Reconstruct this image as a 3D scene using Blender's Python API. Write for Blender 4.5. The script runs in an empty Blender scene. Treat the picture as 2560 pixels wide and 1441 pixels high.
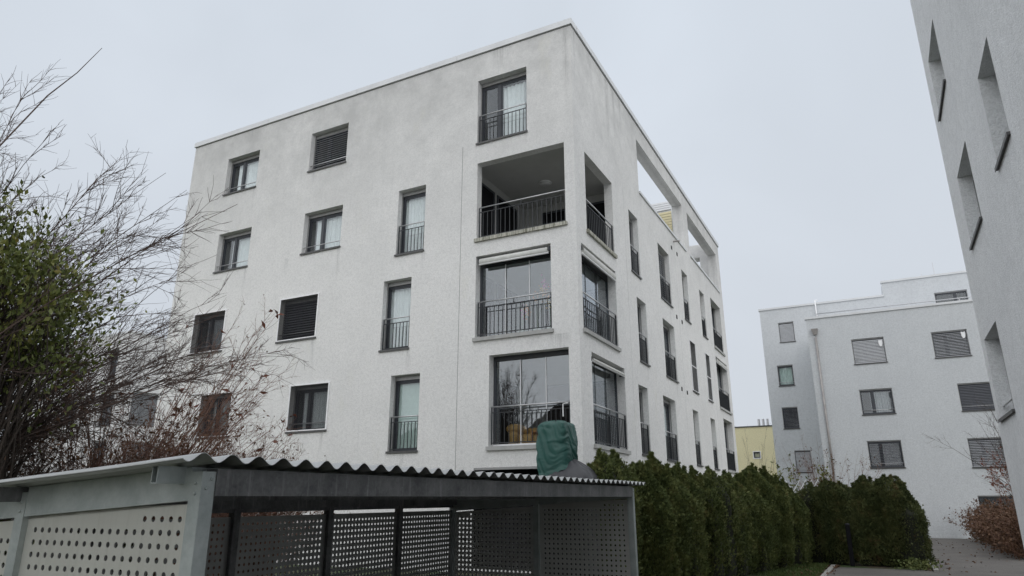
import bpy, math, random
import numpy as np
from mathutils import Vector, Matrix
random.seed(7); RNG = np.random.default_rng(11)
R = math.radians
H = 1.7                                   # eye height above the path
scn = bpy.context.scene
col = scn.collection

# ------------------------------------------------------------------ camera
cam_d = bpy.data.cameras.new('camera'); cam = bpy.data.objects.new('camera', cam_d); col.objects.link(cam)
cam.location = (0, 0, H); cam.rotation_euler = (R(90 + 17.45), 0, R(27.407))
cam_d.sensor_width = 36; cam_d.lens = 1731.24 / 2560 * 36
cam_d.clip_start = 0.05; cam_d.clip_end = 2000
scn.camera = cam
# ------------------------------------------------------------------ sky and light
SUN_EL, SUN_AZ = 33.0, 142.0              # azimuth clockwise from +Y
w = bpy.data.worlds.new('World'); scn.world = w; w.use_nodes = True
nt = w.node_tree; nt.nodes.clear()
out = nt.nodes.new('ShaderNodeOutputWorld'); bg = nt.nodes.new('ShaderNodeBackground')
sky = nt.nodes.new('ShaderNodeTexSky'); sky.sky_type = 'NISHITA'; sky.sun_disc = False
sky.sun_elevation = R(SUN_EL); sky.sun_rotation = R(SUN_AZ); sky.dust_density = 6.0; sky.air_density = 1.0; sky.altitude = 400
hs = nt.nodes.new('ShaderNodeHueSaturation'); hs.inputs['Saturation'].default_value = 0.3
tc = nt.nodes.new('ShaderNodeTexCoord'); sep = nt.nodes.new('ShaderNodeSeparateXYZ')
mr = nt.nodes.new('ShaderNodeMapRange'); mr.inputs[1].default_value = 0.0; mr.inputs[2].default_value = 0.75
nz = nt.nodes.new('ShaderNodeTexNoise'); nz.inputs['Scale'].default_value = 2.2; nz.inputs['Detail'].default_value = 4; nz.inputs['Distortion'].default_value = .4
cr = nt.nodes.new('ShaderNodeMix'); cr.data_type = 'RGBA'      # cloud deck, horizon to zenith
cr.inputs[6].default_value = (5.35, 5.7, 6.2, 1); cr.inputs[7].default_value = (5.75, 6.3, 7.0, 1)
cl = nt.nodes.new('ShaderNodeMapRange'); cl.inputs[1].default_value = .3; cl.inputs[2].default_value = .7; cl.inputs[3].default_value = .93; cl.inputs[4].default_value = 1.06
vm = nt.nodes.new('ShaderNodeMix'); vm.data_type = 'RGBA'; vm.blend_type = 'MULTIPLY'; vm.inputs[0].default_value = 1
mx = nt.nodes.new('ShaderNodeMix'); mx.data_type = 'RGBA'; mx.inputs[0].default_value = 0.88
L = nt.links.new
L(tc.outputs['Generated'], sep.inputs[0]); L(sep.outputs['Z'], mr.inputs[0]); L(mr.outputs[0], cr.inputs[0])
L(tc.outputs['Generated'], nz.inputs['Vector']); L(nz.outputs[0], cl.inputs[0])
L(cr.outputs[2], vm.inputs[6]); L(cl.outputs[0], vm.inputs[7])
L(sky.outputs[0], hs.inputs['Color']); L(hs.outputs[0], mx.inputs[6]); L(vm.outputs[2], mx.inputs[7])
L(mx.outputs[2], bg.inputs['Color']); bg.inputs['Strength'].default_value = 0.1; L(bg.outputs[0], out.inputs[0])
sl = bpy.data.lights.new('sun', 'SUN'); sl.energy = 1.5; sl.angle = R(176); sl.color = (1, .965, .92)
so = bpy.data.objects.new('sun', sl); col.objects.link(so)
sd = Vector((math.sin(R(SUN_AZ)) * math.cos(R(SUN_EL)), math.cos(R(SUN_AZ)) * math.cos(R(SUN_EL)), math.sin(R(SUN_EL))))
so.rotation_euler = (-sd).to_track_quat('-Z', 'Y').to_euler(); so.location = (20, -20, 40)
vs = scn.view_settings; vs.view_transform = 'Standard'; vs.look = 'None'; vs.exposure = 0.31; vs.gamma = 1.0; vs.use_curve_mapping = False
scn.render.engine = 'CYCLES'; scn.cycles.max_bounces = 8; scn.cycles.transparent_max_bounces = 24
scn.render.resolution_x = 1024; scn.render.resolution_y = 576

# ------------------------------------------------------------------ helpers
WM = {}                                    # object name -> world matrix (no depsgraph needed)
def wm(o): return WM[o.name] if o is not None else Matrix()
def put(o, parent=None, mat=Matrix()):
    col.objects.link(o); o.parent = parent; WM[o.name] = mat
    o.matrix_basis = wm(parent).inverted() @ mat
    return o
def thing(name, loc, label, cat, group=None, rot=(0, 0, 0)):
    o = bpy.data.objects.new(name, None); o.empty_display_size = .2
    put(o, None, Matrix.LocRotScale(Vector(loc), __import__('mathutils').Euler(rot), None))
    return tag(o, label, cat, group)
def tag(o, label=None, cat=None, group=None, kind=None):
    if label: o['label'] = label
    if cat: o['category'] = cat
    if group: o['group'] = group
    if kind: o['kind'] = kind
    return o
def copy_tree(o, mat, parent=None, label=None):
    c = o.copy(); put(c, parent, mat)
    if label: c['label'] = label
    inv = wm(o).inverted()
    for ch in o.children: copy_tree(ch, mat @ inv @ wm(ch), c)
    return c

class MB:
    def __init__(s): s.v = []; s.f = []
    def quad(s, a, b, c, d):
        n = len(s.v); s.v += [a, b, c, d]; s.f.append((n, n + 1, n + 2, n + 3))
    def box(s, x0, x1, y0, y1, z0, z1):
        if x0 > x1: x0, x1 = x1, x0
        if y0 > y1: y0, y1 = y1, y0
        n = len(s.v)
        s.v += [(x0, y0, z0), (x1, y0, z0), (x1, y1, z0), (x0, y1, z0), (x0, y0, z1), (x1, y0, z1), (x1, y1, z1), (x0, y1, z1)]
        for q in ((3, 2, 1, 0), (4, 5, 6, 7), (0, 1, 5, 4), (1, 2, 6, 5), (2, 3, 7, 6), (3, 0, 4, 7)): s.f.append(tuple(n + i for i in q))
        return s
    def hexa(s, p):                        # 8 corners: bottom ring then top ring
        n = len(s.v); s.v += [tuple(q) for q in p]
        for q in ((3, 2, 1, 0), (4, 5, 6, 7), (0, 1, 5, 4), (1, 2, 6, 5), (2, 3, 7, 6), (3, 0, 4, 7)): s.f.append(tuple(n + i for i in q))
        return s
    def tube(s, pts, rad, n=6, cap=True):
        pts = [Vector(p) for p in pts]
        if not hasattr(rad, '__len__'): rad = [rad] * len(pts)
        base = len(s.v); t0 = (pts[1] - pts[0]).normalized()
        a = t0.cross(Vector((0, 0, 1)) if abs(t0.z) < .9 else Vector((1, 0, 0))).normalized()
        for i, p in enumerate(pts):
            t = (pts[min(i + 1, len(pts) - 1)] - pts[max(i - 1, 0)]).normalized()
            a = (a - t * a.dot(t)).normalized(); b = t.cross(a)
            for k in range(n):
                q = 2 * math.pi * k / n
                s.v.append(tuple(p + (a * math.cos(q) + b * math.sin(q)) * rad[i]))
        for i in range(len(pts) - 1):
            for k in range(n):
                s.f.append((base + i * n + k, base + i * n + (k + 1) % n, base + (i + 1) * n + (k + 1) % n, base + (i + 1) * n + k))
        if cap:
            s.f.append(tuple(base + k for k in reversed(range(n)))); m = base + (len(pts) - 1) * n
            s.f.append(tuple(m + k for k in range(n)))
        return s
    def lathe(s, c, prof, n=16, fn=None):
        base = len(s.v)
        for (r, z) in prof:
            for k in range(n):
                q = 2 * math.pi * k / n; p = (c[0] + r * math.cos(q), c[1] + r * math.sin(q), c[2] + z)
                s.v.append(fn(p) if fn else p)
        for i in range(len(prof) - 1):
            for k in range(n): s.f.append((base + i * n + k, base + i * n + (k + 1) % n, base + (i + 1) * n + (k + 1) % n, base + (i + 1) * n + k))
        s.f.append(tuple(base + k for k in reversed(range(n)))); m = base + (len(prof) - 1) * n; s.f.append(tuple(m + k for k in range(n)))
        return s
    def mesh(s, name, mat, smooth=False):
        me = bpy.data.meshes.new(name); me.from_pydata(s.v, [], s.f); me.materials.append(mat)
        if smooth: me.polygons.foreach_set('use_smooth', [True] * len(me.polygons))
        return me
    def build(s, name, mat, parent=None, smooth=False, local=False):
        """vertices are in world space unless local (then in the parent's space)"""
        o = bpy.data.objects.new(name, s.mesh(name, mat, smooth))
        return put(o, parent, wm(parent) if local else Matrix())
def piece(name, mesh, parent, loc, rot=None, scale=None, local=False):
    o = bpy.data.objects.new(name, mesh)
    m = Matrix.LocRotScale(Vector(loc), rot, Vector(scale) if scale else None)
    return put(o, parent, wm(parent) @ m if local else m)
def np_mesh(name, V, F, mat, smooth=False):
    """V (n,3), F (m,k) arrays"""
    me = bpy.data.meshes.new(name); V = np.asarray(V, np.float32); F = np.asarray(F, np.int32)
    k = F.shape[1]; me.vertices.add(len(V)); me.vertices.foreach_set('co', V.ravel())
    me.loops.add(F.size); me.loops.foreach_set('vertex_index', F.ravel())
    me.polygons.add(len(F)); me.polygons.foreach_set('loop_start', np.arange(0, F.size, k, dtype=np.int32))
    me.polygons.foreach_set('loop_total', np.full(len(F), k, np.int32))
    if smooth: me.polygons.foreach_set('use_smooth', np.ones(len(F), bool))
    me.materials.append(mat); me.update(calc_edges=True); me.validate()
    return me

# ------------------------------------------------------------------ materials
def nmat(name):
    m = bpy.data.materials.new(name); m.use_nodes = True; t = m.node_tree
    return m, t, t.nodes['Principled BSDF']
def N(t, typ, **kw):
    n = t.nodes.new(typ)
    for k, v in kw.items():
        if hasattr(n, k): setattr(n, k, v)
        else: n.inputs[k.replace('_', ' ')].default_value = v
    return n
def pos(t, scale=(1, 1, 1)):
    g = N(t, 'ShaderNodeNewGeometry'); m = N(t, 'ShaderNodeMapping'); m.inputs['Scale'].default_value = scale
    t.links.new(g.outputs['Position'], m.inputs['Vector']); return m.outputs[0]
def noise(t, vec, scale, detail=4, rough=.55):
    n = N(t, 'ShaderNodeTexNoise'); n.inputs['Scale'].default_value = scale; n.inputs['Detail'].default_value = detail; n.inputs['Roughness'].default_value = rough
    t.links.new(vec, n.inputs['Vector']); return n.outputs[0]
def ramp(t, fac, stops):
    r = N(t, 'ShaderNodeValToRGB'); e = r.color_ramp.elements
    while len(e) < len(stops): e.new(.5)
    for i, (p, c) in enumerate(stops): e[i].position = p; e[i].color = (c, c, c, 1) if not hasattr(c, '__len__') else (*c[:3], 1)
    t.links.new(fac, r.inputs[0]); return r.outputs[0]
def mix(t, fac, a, b, mode='MIX'):
    m = N(t, 'ShaderNodeMix'); m.data_type = 'RGBA'; m.blend_type = mode
    for s, v in ((0, fac), (6, a), (7, b)):
        if hasattr(v, 'is_linked') or hasattr(v, 'links'): t.links.new(v, m.inputs[s])
        elif s == 0: m.inputs[0].default_value = v
        else: m.inputs[s].default_value = (*v[:3], 1)
    return m.outputs[2]
def math_(t, op, a, b):
    m = N(t, 'ShaderNodeMath'); m.operation = op
    for i, v in enumerate((a, b)):
        if hasattr(v, 'links'): t.links.new(v, m.inputs[i])
        else: m.inputs[i].default_value = v
    return m.outputs[0]
def bump(t, bsdf, h, dist, strength=1):
    b = N(t, 'ShaderNodeBump'); b.inputs['Distance'].default_value = dist; b.inputs['Strength'].default_value = strength
    t.links.new(h, b.inputs['Height']); t.links.new(b.outputs[0], bsdf.inputs['Normal'])
def plain(name, c, rough=.6, metal=0, var=.12, scale=8, bmp=0):
    m, t, b = nmat(name); v = pos(t); n = noise(t, v, scale, 5)
    lo = [x * (1 - var) for x in c]; hi = [min(1, x * (1 + var)) for x in c]
    t.links.new(ramp(t, n, [(.3, lo), (.7, hi)]), b.inputs['Base Color'])
    b.inputs['Roughness'].default_value = rough; b.inputs['Metallic'].default_value = metal
    if bmp: bump(t, b, noise(t, v, scale * 6, 3), bmp)
    return m

def stucco(name, base, grime, top=None, grain=.01, algae=None, runs=()):
    """rendered wall: fine grain, blotches, run-off streaks; `top` = height above which rain has greyed it"""
    m, t, b = nmat(name); v = pos(t)
    fine = noise(t, v, 34, 3, .7); blot = noise(t, v, .55, 5, .6); mid = noise(t, v, 3.2, 5, .65)
    st = noise(t, pos(t, (2.6, 2.6, .12)), 1.5, 5, .65)
    c = mix(t, ramp(t, blot, [(.40, 0), (.72, .45)]), base, grime)
    c = mix(t, ramp(t, st, [(.56, 0), (.8, .4)]), c, [x * .95 for x in grime])
    c = mix(t, ramp(t, mid, [(.5, 0), (.85, .4)]), c, [x * .9 for x in grime])
    c = mix(t, ramp(t, fine, [(.34, .5), (.56, 0)]), c, [x * .6 for x in base]); c = mix(t, ramp(t, noise(t, v, 11, 3, .75), [(.36, .38), (.56, 0)]), c, [x * .66 for x in base])
    if top is not None:
        g = N(t, 'ShaderNodeNewGeometry'); sx = N(t, 'ShaderNodeSeparateXYZ'); t.links.new(g.outputs['Position'], sx.inputs[0])
        mrg = N(t, 'ShaderNodeMapRange'); mrg.inputs[1].default_value = top[0]; mrg.inputs[2].default_value = top[1]
        t.links.new(sx.outputs['Z'], mrg.inputs[0])
        f = math_(t, 'MULTIPLY', mrg.outputs[0], ramp(t, noise(t, v, .8, 6, .7), [(.3, .25), (.66, 1)]))
        c = mix(t, math_(t, 'MULTIPLY', f, .95), c, [x * .66 for x in grime])
    if algae:
        f = ramp(t, noise(t, pos(t, (1, 1, .45)), .9, 6, .7), [(.6, 0), (.78, .38)])
        c = mix(t, f, c, algae)
    if runs:                                   # single rain runs: (axis, centre, half width, top z, length, strength)
        g = N(t, 'ShaderNodeNewGeometry'); sx = N(t, 'ShaderNodeSeparateXYZ'); t.links.new(g.outputs['Position'], sx.inputs[0]); acc = None
        wig = math_(t, 'MULTIPLY', math_(t, 'SUBTRACT', noise(t, v, 5, 3), .5), .12); br = ramp(t, noise(t, pos(t, (14, 14, 1.1)), 1.6, 4, .7), [(.36, 0), (.62, 1)])
        for (ax, c0, hw, zt, ln, k) in runs:
            u = math_(t, 'ABSOLUTE', math_(t, 'SUBTRACT', math_(t, 'ADD', sx.outputs[ax], wig), c0), 0)
            m1 = N(t, 'ShaderNodeMapRange'); m1.inputs[1].default_value = 0; m1.inputs[2].default_value = hw; m1.inputs[3].default_value = k; m1.inputs[4].default_value = 0; t.links.new(u, m1.inputs[0])
            m2 = N(t, 'ShaderNodeMapRange'); m2.inputs[1].default_value = zt - ln; m2.inputs[2].default_value = zt; t.links.new(sx.outputs['Z'], m2.inputs[0])
            st2 = math_(t, 'LESS_THAN', sx.outputs['Z'], zt); f = math_(t, 'MULTIPLY', math_(t, 'MULTIPLY', m1.outputs[0], m2.outputs[0]), st2)
            acc = f if acc is None else math_(t, 'MAXIMUM', acc, f)
        c = mix(t, math_(t, 'MULTIPLY', acc, br), c, [x * .5 for x in grime])
    t.links.new(c, b.inputs['Base Color']); b.inputs['Roughness'].default_value = .95; b.inputs['Specular IOR Level'].default_value = .2
    bump(t, b, fine, grain)
    return m
M = {}
RUNS = [(0, x, .10, z + H - .04, l, .65) for x, z, l in ((-19.95, 8.48, 1.3), (-15.5, 8.48, 1.2), (-16.3, 5.37, 1.0), (-12.0, 7.74, .8), (-12.4, 4.62, .9), (-12.45, 1.52, 1.0), (-20.0, 11.73, 1.0), (-15.6, 2.28, .9), (-8.35, 11.02, .55), (-17.9, 8.48, .7), (-17.0, 11.72, .6))]
RUNS += [(0, -7.35, .35, 4.5 + H, .55, .8), (0, -8.1, .3, 4.5 + H, .4, .5), (0, -6.95, .12, 14.3 + H, 3.4, .8), (0, -9.2, .5, 14.35 + H, 1.1, .6), (0, -14.0, .6, 14.35 + H, .9, .5), (0, -20.5, .7, 14.35 + H, .9, .5)]
RUNS += [(1, 17.25, .08, 14.3 + H, 2.2, .9), (1, 20.2, .25, 14.3 + H, 3.2, .95), (1, 20.9, .18, 14.3 + H, 2.6, .9), (1, 21.6, .12, 14.3 + H, 1.8, .8), (1, 18.6, .3, 14.3 + H, 1.2, .5), (1, 27.0, .10, 7.7 + H, 1.0, .6), (1, 23.3, .1, 4.6 + H, .8, .6), (1, 27.2, .1, 4.6 + H, .7, .7), (1, 28.86, .05, 7.4 + H, .8, .6)]
M['wall'] = stucco('white_render', (.88, .874, .862), (.74, .74, .732), (9.0, 16.3), .012, (.66, .65, .55), RUNS)
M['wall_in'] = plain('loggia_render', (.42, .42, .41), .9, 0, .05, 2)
M['wall_far'] = stucco('grey_render', (.66, .68, .70), (.56, .58, .605), None, .01)
M['wall_right'] = stucco('rough_grey_render', (.88, .89, .90), (.70, .71, .725), None, .02)
M['wall_left'] = stucco('pale_render', (.74, .74, .74), (.62, .62, .63))
M['wall_yellow'] = stucco('yellow_render', (.86, .79, .52), (.78, .71, .46))
M['coping'] = plain('coping_metal', (.62, .63, .64), .5, .3, .06, 1.5)
M['frame'] = plain('window_frame_grey', (.055, .06, .07), .45, .2, .1)
M['track'] = plain('blind_track_aluminium', (.35, .35, .35), .45, .5, .1)
M['white'] = plain('white_metal', (.86, .86, .87), .4, 0, .05)
M['sill'] = plain('sill_metal', (.09, .09, .09), .5, .3, .15)
M['rail'] = plain('railing_anthracite', (.035, .038, .042), .5, .2, .15)
M['steel'] = plain('handrail_steel', (.55, .55, .56), .32, .85, .1)
M['slat'] = plain('blind_slat_grey', (.27, .28, .29), .5, .2, .1)
M['slat_light'] = plain('blind_slat_light', (.44, .45, .47), .5, .1, .06)
M['slat_dark'] = plain('blind_slat_dark', (.10, .105, .12), .5, .2, .1)
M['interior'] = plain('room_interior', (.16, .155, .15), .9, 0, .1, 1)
M['curtain'] = plain('curtain_white', (.78, .80, .80), .9, 0, .05, 6)
M['curtain_g'] = plain('curtain_pale_green', (.52, .62, .58), .9, 0, .06, 6)
M['fabric'] = plain('awning_fabric', (.66, .66, .63), .85, 0, .08, 9)
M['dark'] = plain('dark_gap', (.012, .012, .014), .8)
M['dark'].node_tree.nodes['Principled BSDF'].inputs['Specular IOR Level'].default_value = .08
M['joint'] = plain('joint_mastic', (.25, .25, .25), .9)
M['joint_l'] = plain('joint_mastic_pale', (.62, .62, .62), .9)
M['siding'] = plain('yellow_siding', (.62, .56, .36), .6, .1, .08, 5)
M['lampglass'] = plain('lamp_glass', (.5, .5, .5), .35, 0, .03)
M['pipe'] = plain('downpipe_metal', (.36, .34, .33), .5, .4, .15, 3)

def slab_mat():
    m, t, b = nmat('mossy_concrete_sill'); v = pos(t)
    c = mix(t, ramp(t, noise(t, pos(t, (9, 9, 1.2)), 2.2, 5, .7), [(.42, 0), (.62, .9)]), (.52, .51, .45), (.10, .10, .065))
    t.links.new(c, b.inputs['Base Color']); b.inputs['Roughness'].default_value = .95; return m
M['slab'] = slab_mat()
M['slab_clean'] = plain('concrete_sill', (.42, .42, .41), .9, 0, .12, 5)

def glass_mat(name, tint, refl=1.0, base=0.0):
    m = bpy.data.materials.new(name); m.use_nodes = True; t = m.node_tree; t.nodes.clear()
    o = N(t, 'ShaderNodeOutputMaterial'); tr = N(t, 'ShaderNodeBsdfTransparent'); gl = N(t, 'ShaderNodeBsdfGlossy'); ms = N(t, 'ShaderNodeMixShader')
    tr.inputs[0].default_value = (*tint, 1); gl.inputs['Roughness'].default_value = .015; gl.inputs[0].default_value = (.93, .96, 1, 1)
    lw_ = N(t, 'ShaderNodeLayerWeight'); lw_.inputs[0].default_value = .5
    g = N(t, 'ShaderNodeNewGeometry'); nn = N(t, 'ShaderNodeTexNoise'); nn.inputs['Scale'].default_value = 1.1
    bp = N(t, 'ShaderNodeBump'); bp.inputs['Distance'].default_value = .002; t.links.new(g.outputs['Position'], nn.inputs['Vector'])
    t.links.new(nn.outputs[0], bp.inputs['Height']); t.links.new(bp.outputs[0], gl.inputs['Normal'])
    f = math_(t, 'MULTIPLY', math_(t, 'ADD', math_(t, 'MULTIPLY', math_(t, 'POWER', lw_.outputs['Facing'], 5), .96), .04 + base), refl)
    t.links.new(f, ms.inputs[0]); t.links.new(tr.outputs[0], ms.inputs[1]); t.links.new(gl.outputs[0], ms.inputs[2]); t.links.new(ms.outputs[0], o.inputs[0])
    return m
M['glass'] = glass_mat('window_glass', (.95, .97, .97), 1.3, .01)
M['glass_l'] = glass_mat('loggia_glass', (.94, .965, .965), 1.5, .04)
def screen_mat():
    m = bpy.data.materials.new('insect_screen'); m.use_nodes = True; t = m.node_tree; t.nodes.clear()
    o = N(t, 'ShaderNodeOutputMaterial'); tr = N(t, 'ShaderNodeBsdfTransparent'); d = N(t, 'ShaderNodeBsdfDiffuse'); ms = N(t, 'ShaderNodeMixShader')
    d.inputs[0].default_value = (.03, .03, .033, 1); ms.inputs[0].default_value = .52
    t.links.new(tr.outputs[0], ms.inputs[1]); t.links.new(d.outputs[0], ms.inputs[2]); t.links.new(ms.outputs[0], o.inputs[0]); return m
M['screen'] = screen_mat()

# ------------------------------------------------------------------ ground
def ground_mat():
    m, t, b = nmat('lawn_and_soil'); v = pos(t)
    c = mix(t, ramp(t, noise(t, v, 1.3, 5), [(.42, 0), (.6, 1)]), (.045, .075, .02), (.075, .055, .035))
    t.links.new(c, b.inputs['Base Color']); b.inputs['Roughness'].default_value = .95; bump(t, b, noise(t, v, 30, 4), .03); return m
def asphalt_mat():
    m, t, b = nmat('asphalt'); v = pos(t); f = noise(t, v, 90, 3, .7)
    c = mix(t, ramp(t, noise(t, v, .9, 5), [(.35, 0), (.7, 1)]), (.080, .073, .067), (.125, .114, .102))
    c = mix(t, ramp(t, f, [(.45, 0), (.7, .6)]), c, (.22, .205, .19))
    t.links.new(c, b.inputs['Base Color']); b.inputs['Roughness'].default_value = .9; bump(t, b, f, .006); return m
M['ground'] = ground_mat(); M['asphalt'] = asphalt_mat(); M['kerb'] = plain('kerb_granite', (.30, .29, .27), .9, 0, .2, 14, .004)
def sheet(name, x0, x1, y0, y1, z, mat, nx=1, ny=1):
    b = MB()
    for i in range(nx):
        for j in range(ny):
            xa, xb = x0 + (x1 - x0) * i / nx, x0 + (x1 - x0) * (i + 1) / nx; ya, yb = y0 + (y1 - y0) * j / ny, y0 + (y1 - y0) * (j + 1) / ny
            b.quad((xa, ya, z), (xb, ya, z), (xb, yb, z), (xa, yb, z))
    return tag(b.build(name, mat), kind='structure')
sheet('ground', -600, 600, -600, 900, 0, M['ground'])
b = MB()
b.quad((-3.4, -14, .006), (2.3, -14, .006), (2.3, 23.4, .006), (-1.62, 23.4, .006)) ; b.v[3] = (-1.62, 20.0, .006)
b.quad((-1.62, 20.0, .006), (2.3, 20.0, .006), (2.3, 23.4, .006), (-1.62, 23.4, .006)); b.v[2] = (2.3, 20.0, .006)
b.quad((.97, 23.4, .006), (3.9, 23.4, .006), (3.9, 46.1, .006), (.97, 46.1, .006))
b.quad((2.3, 17.4, .006), (3.9, 17.4, .006), (3.9, 23.4, .006), (2.3, 23.4, .006))
path = tag(b.build('path', M['asphalt']), kind='structure')
pad = MB(); pad.quad((-7.6, 2.4, .006), (-3.42, 2.4, .006), (-3.42, 12.2, .006), (-7.6, 12.2, .006)); tag(pad.build('shed_floor', M['asphalt']), kind='structure')
kerb = tag(bpy.data.objects.new('kerb', None), kind='structure'); put(kerb, None, Matrix.Translation((.9, 30, 0)))
km = MB().box(-.06, .06, -.49, .49, -.1, .07).mesh('kerb_stone', M['kerb'])
for k in range(13): piece('kerb_stone', km, kerb, (.905 + random.uniform(-.006, .006), 23.4 + k, random.uniform(-.006, .006)))
for k in range(4): piece('kerb_stone', km, kerb, (-1.68, 20.4 + k, -.03))

# ------------------------------------------------------------------ facade tools
class Facade:
    """u along the wall, d into the wall, z up (world z). ax 'Y': plane y=p looking from -y; 'X+': plane x=p seen from +x; 'X-': plane x=p seen from -x"""
    def __init__(s, ax, p): s.ax, s.p = ax, p
    def P(s, u, d, z):
        if s.ax == 'Y': return (u, s.p + d, z)
        if s.ax == 'X+': return (s.p - d, u, z)
        return (s.p + d, u, z)
    def rot(s):
        return None if s.ax == 'Y' else __import__('mathutils').Euler((0, 0, R(90 if s.ax == 'X+' else -90)))
    def box(s, b, u0, u1, d0, d1, z0, z1):
        a = s.P(u0, d0, z0); c = s.P(u1, d1, z1); b.box(a[0], c[0], a[1], c[1], z0, z1)
    def holes(s, b, u0, u1, z0, z1, ops, d=0.0):
        us = sorted({u0, u1} | {v for o in ops for v in o[:2] if u0 < v < u1}); zs = sorted({z0, z1} | {v for o in ops for v in o[2:4] if z0 < v < z1})
        for i in range(len(us) - 1):
            for j in range(len(zs) - 1):
                cu, cz = (us[i] + us[i + 1]) / 2, (zs[j] + zs[j + 1]) / 2
                if any(o[0] < cu < o[1] and o[2] < cz < o[3] for o in ops): continue
                b.quad(s.P(us[i], d, zs[j]), s.P(us[i + 1], d, zs[j]), s.P(us[i + 1], d, zs[j + 1]), s.P(us[i], d, zs[j + 1]))
    def reveal(s, b, u0, u1, z0, z1, d0, d1):
        for (ua, za, ub, zb) in ((u0, z0, u1, z0), (u1, z0, u1, z1), (u1, z1, u0, z1), (u0, z1, u0, z0)):
            b.quad(s.P(ua, d0, za), s.P(ub, d0, zb), s.P(ub, d1, zb), s.P(ua, d1, za))
    def ring(s, b, u0, u1, z0, z1, wdt, d0, d1):
        s.box(b, u0, u1, d0, d1, z1 - wdt, z1); s.box(b, u0, u1, d0, d1, z0, z0 + wdt)
        s.box(b, u0, u0 + wdt, d0, d1, z0 + wdt, z1 - wdt); s.box(b, u1 - wdt, u1, d0, d1, z0 + wdt, z1 - wdt)

SLAT = {}
def slat_mesh(width, mat, tilt):
    key = (round(width, 3), mat.name, tilt)
    if key not in SLAT:
        c, s_ = math.cos(R(tilt)), math.sin(R(tilt)); b = MB(); h = .036; w2 = width / 2
        pr = [(-h, -.004), (-h * .4, .004), (h * .4, .004), (h, -.004)]
        ring = [(y * c - z * s_, y * s_ + z * c) for y, z in pr]; n = 4
        for x in (-w2, w2):
            b.v += [(x, y, z) for y, z in ring] + [(x, y, z - .003) for y, z in reversed(ring)]
        for k in range(8): b.f.append((k, (k + 1) % 8, 8 + (k + 1) % 8, 8 + k))
        b.f += [tuple(reversed(range(8))), tuple(range(8, 16))]
        SLAT[key] = b.mesh('blind_slat', mat)
    return SLAT[key]
BAL = {}
def baluster_mesh(h, mat, r=.007):
    key = (round(h, 2), mat.name, r)
    if key not in BAL: BAL[key] = MB().box(-r, r, -r * 1.6, r * 1.6, 0, h).mesh('baluster', mat)
    return BAL[key]

def railing(F, root, u0, u1, z0, h=1.0, d=.05, step=.125, solid=False, gap=.15):
    b = MB(); top = z0 + h; mid = top - gap
    for u in (u0 + .012, u1 - .037): F.box(b, u, u + .025, d - .02, d + .02, z0 + .02, top - .02)
    F.box(b, u0 + .037, u1 - .037, d - .012, d + .012, mid - .02, mid); F.box(b, u0 + .037, u1 - .037, d - .012, d + .012, z0 + .05, z0 + .075)
    if u1 - u0 > 2: F.box(b, (u0 + u1) / 2 - .01, (u0 + u1) / 2 + .01, d - .011, d + .011, mid, top - .02)
    r = b.build('railing', M['rail'], root)
    hb = MB().tube([F.P(u0 + .002, d, top), F.P(u1 - .002, d, top)], .021, 8); hb.build('handrail', M['steel'], r, True)
    if solid:
        s_ = MB(); F.box(s_, u0 + .04, u1 - .04, d + .015, d + .025, z0 + .06, mid - .01); s_.build('infill_panel', M['rail'], r)
    n = max(3, int(round((u1 - u0) / step))); hh = mid - .02 - (z0 + .075); bm_ = baluster_mesh(hh, M['rail'])
    for k in range(1, n):
        u = u0 + (u1 - u0) * k / n
        piece('baluster', bm_, r, F.P(u, d, z0 + .075), F.rot())
    return r

def curtain(F, win, u0, u1, d, z0, z1, mat, n=9, name='curtain'):
    b = MB(); k = max(8, int(n * 6)); ph = random.uniform(0, 6)
    for i in range(k):
        ua, ub = u0 + (u1 - u0) * i / k, u0 + (u1 - u0) * (i + 1) / k
        da, db = (d + .022 * math.sin(ph + 2 * math.pi * n * (i + j) / k) + .008 * math.sin(3.3 * n * (i + j) / k + ph) for j in (0, 1))
        b.quad(F.P(ua, da, z0), F.P(ub, db, z0), F.P(ub, db, z1), F.P(ua, da, z1))
    return b.build(name, mat, win, True)

def blind(F, win, u0, u1, z0, z1, d, mat, tilt=55, pitch=.088):
    me = slat_mesh(u1 - u0 - .05, mat, tilt); z = z1 - .06; uc = (u0 + u1) / 2
    while z > z0 + .03:
        piece('blind_slat', me, win, F.P(uc, d, z), F.rot()); z -= pitch
    b = MB(); F.box(b, u0 + .02, u1 - .02, d - .03, d + .03, z0 + .004, z0 + .034); b.build('bottom_rail', mat, win)

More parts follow.
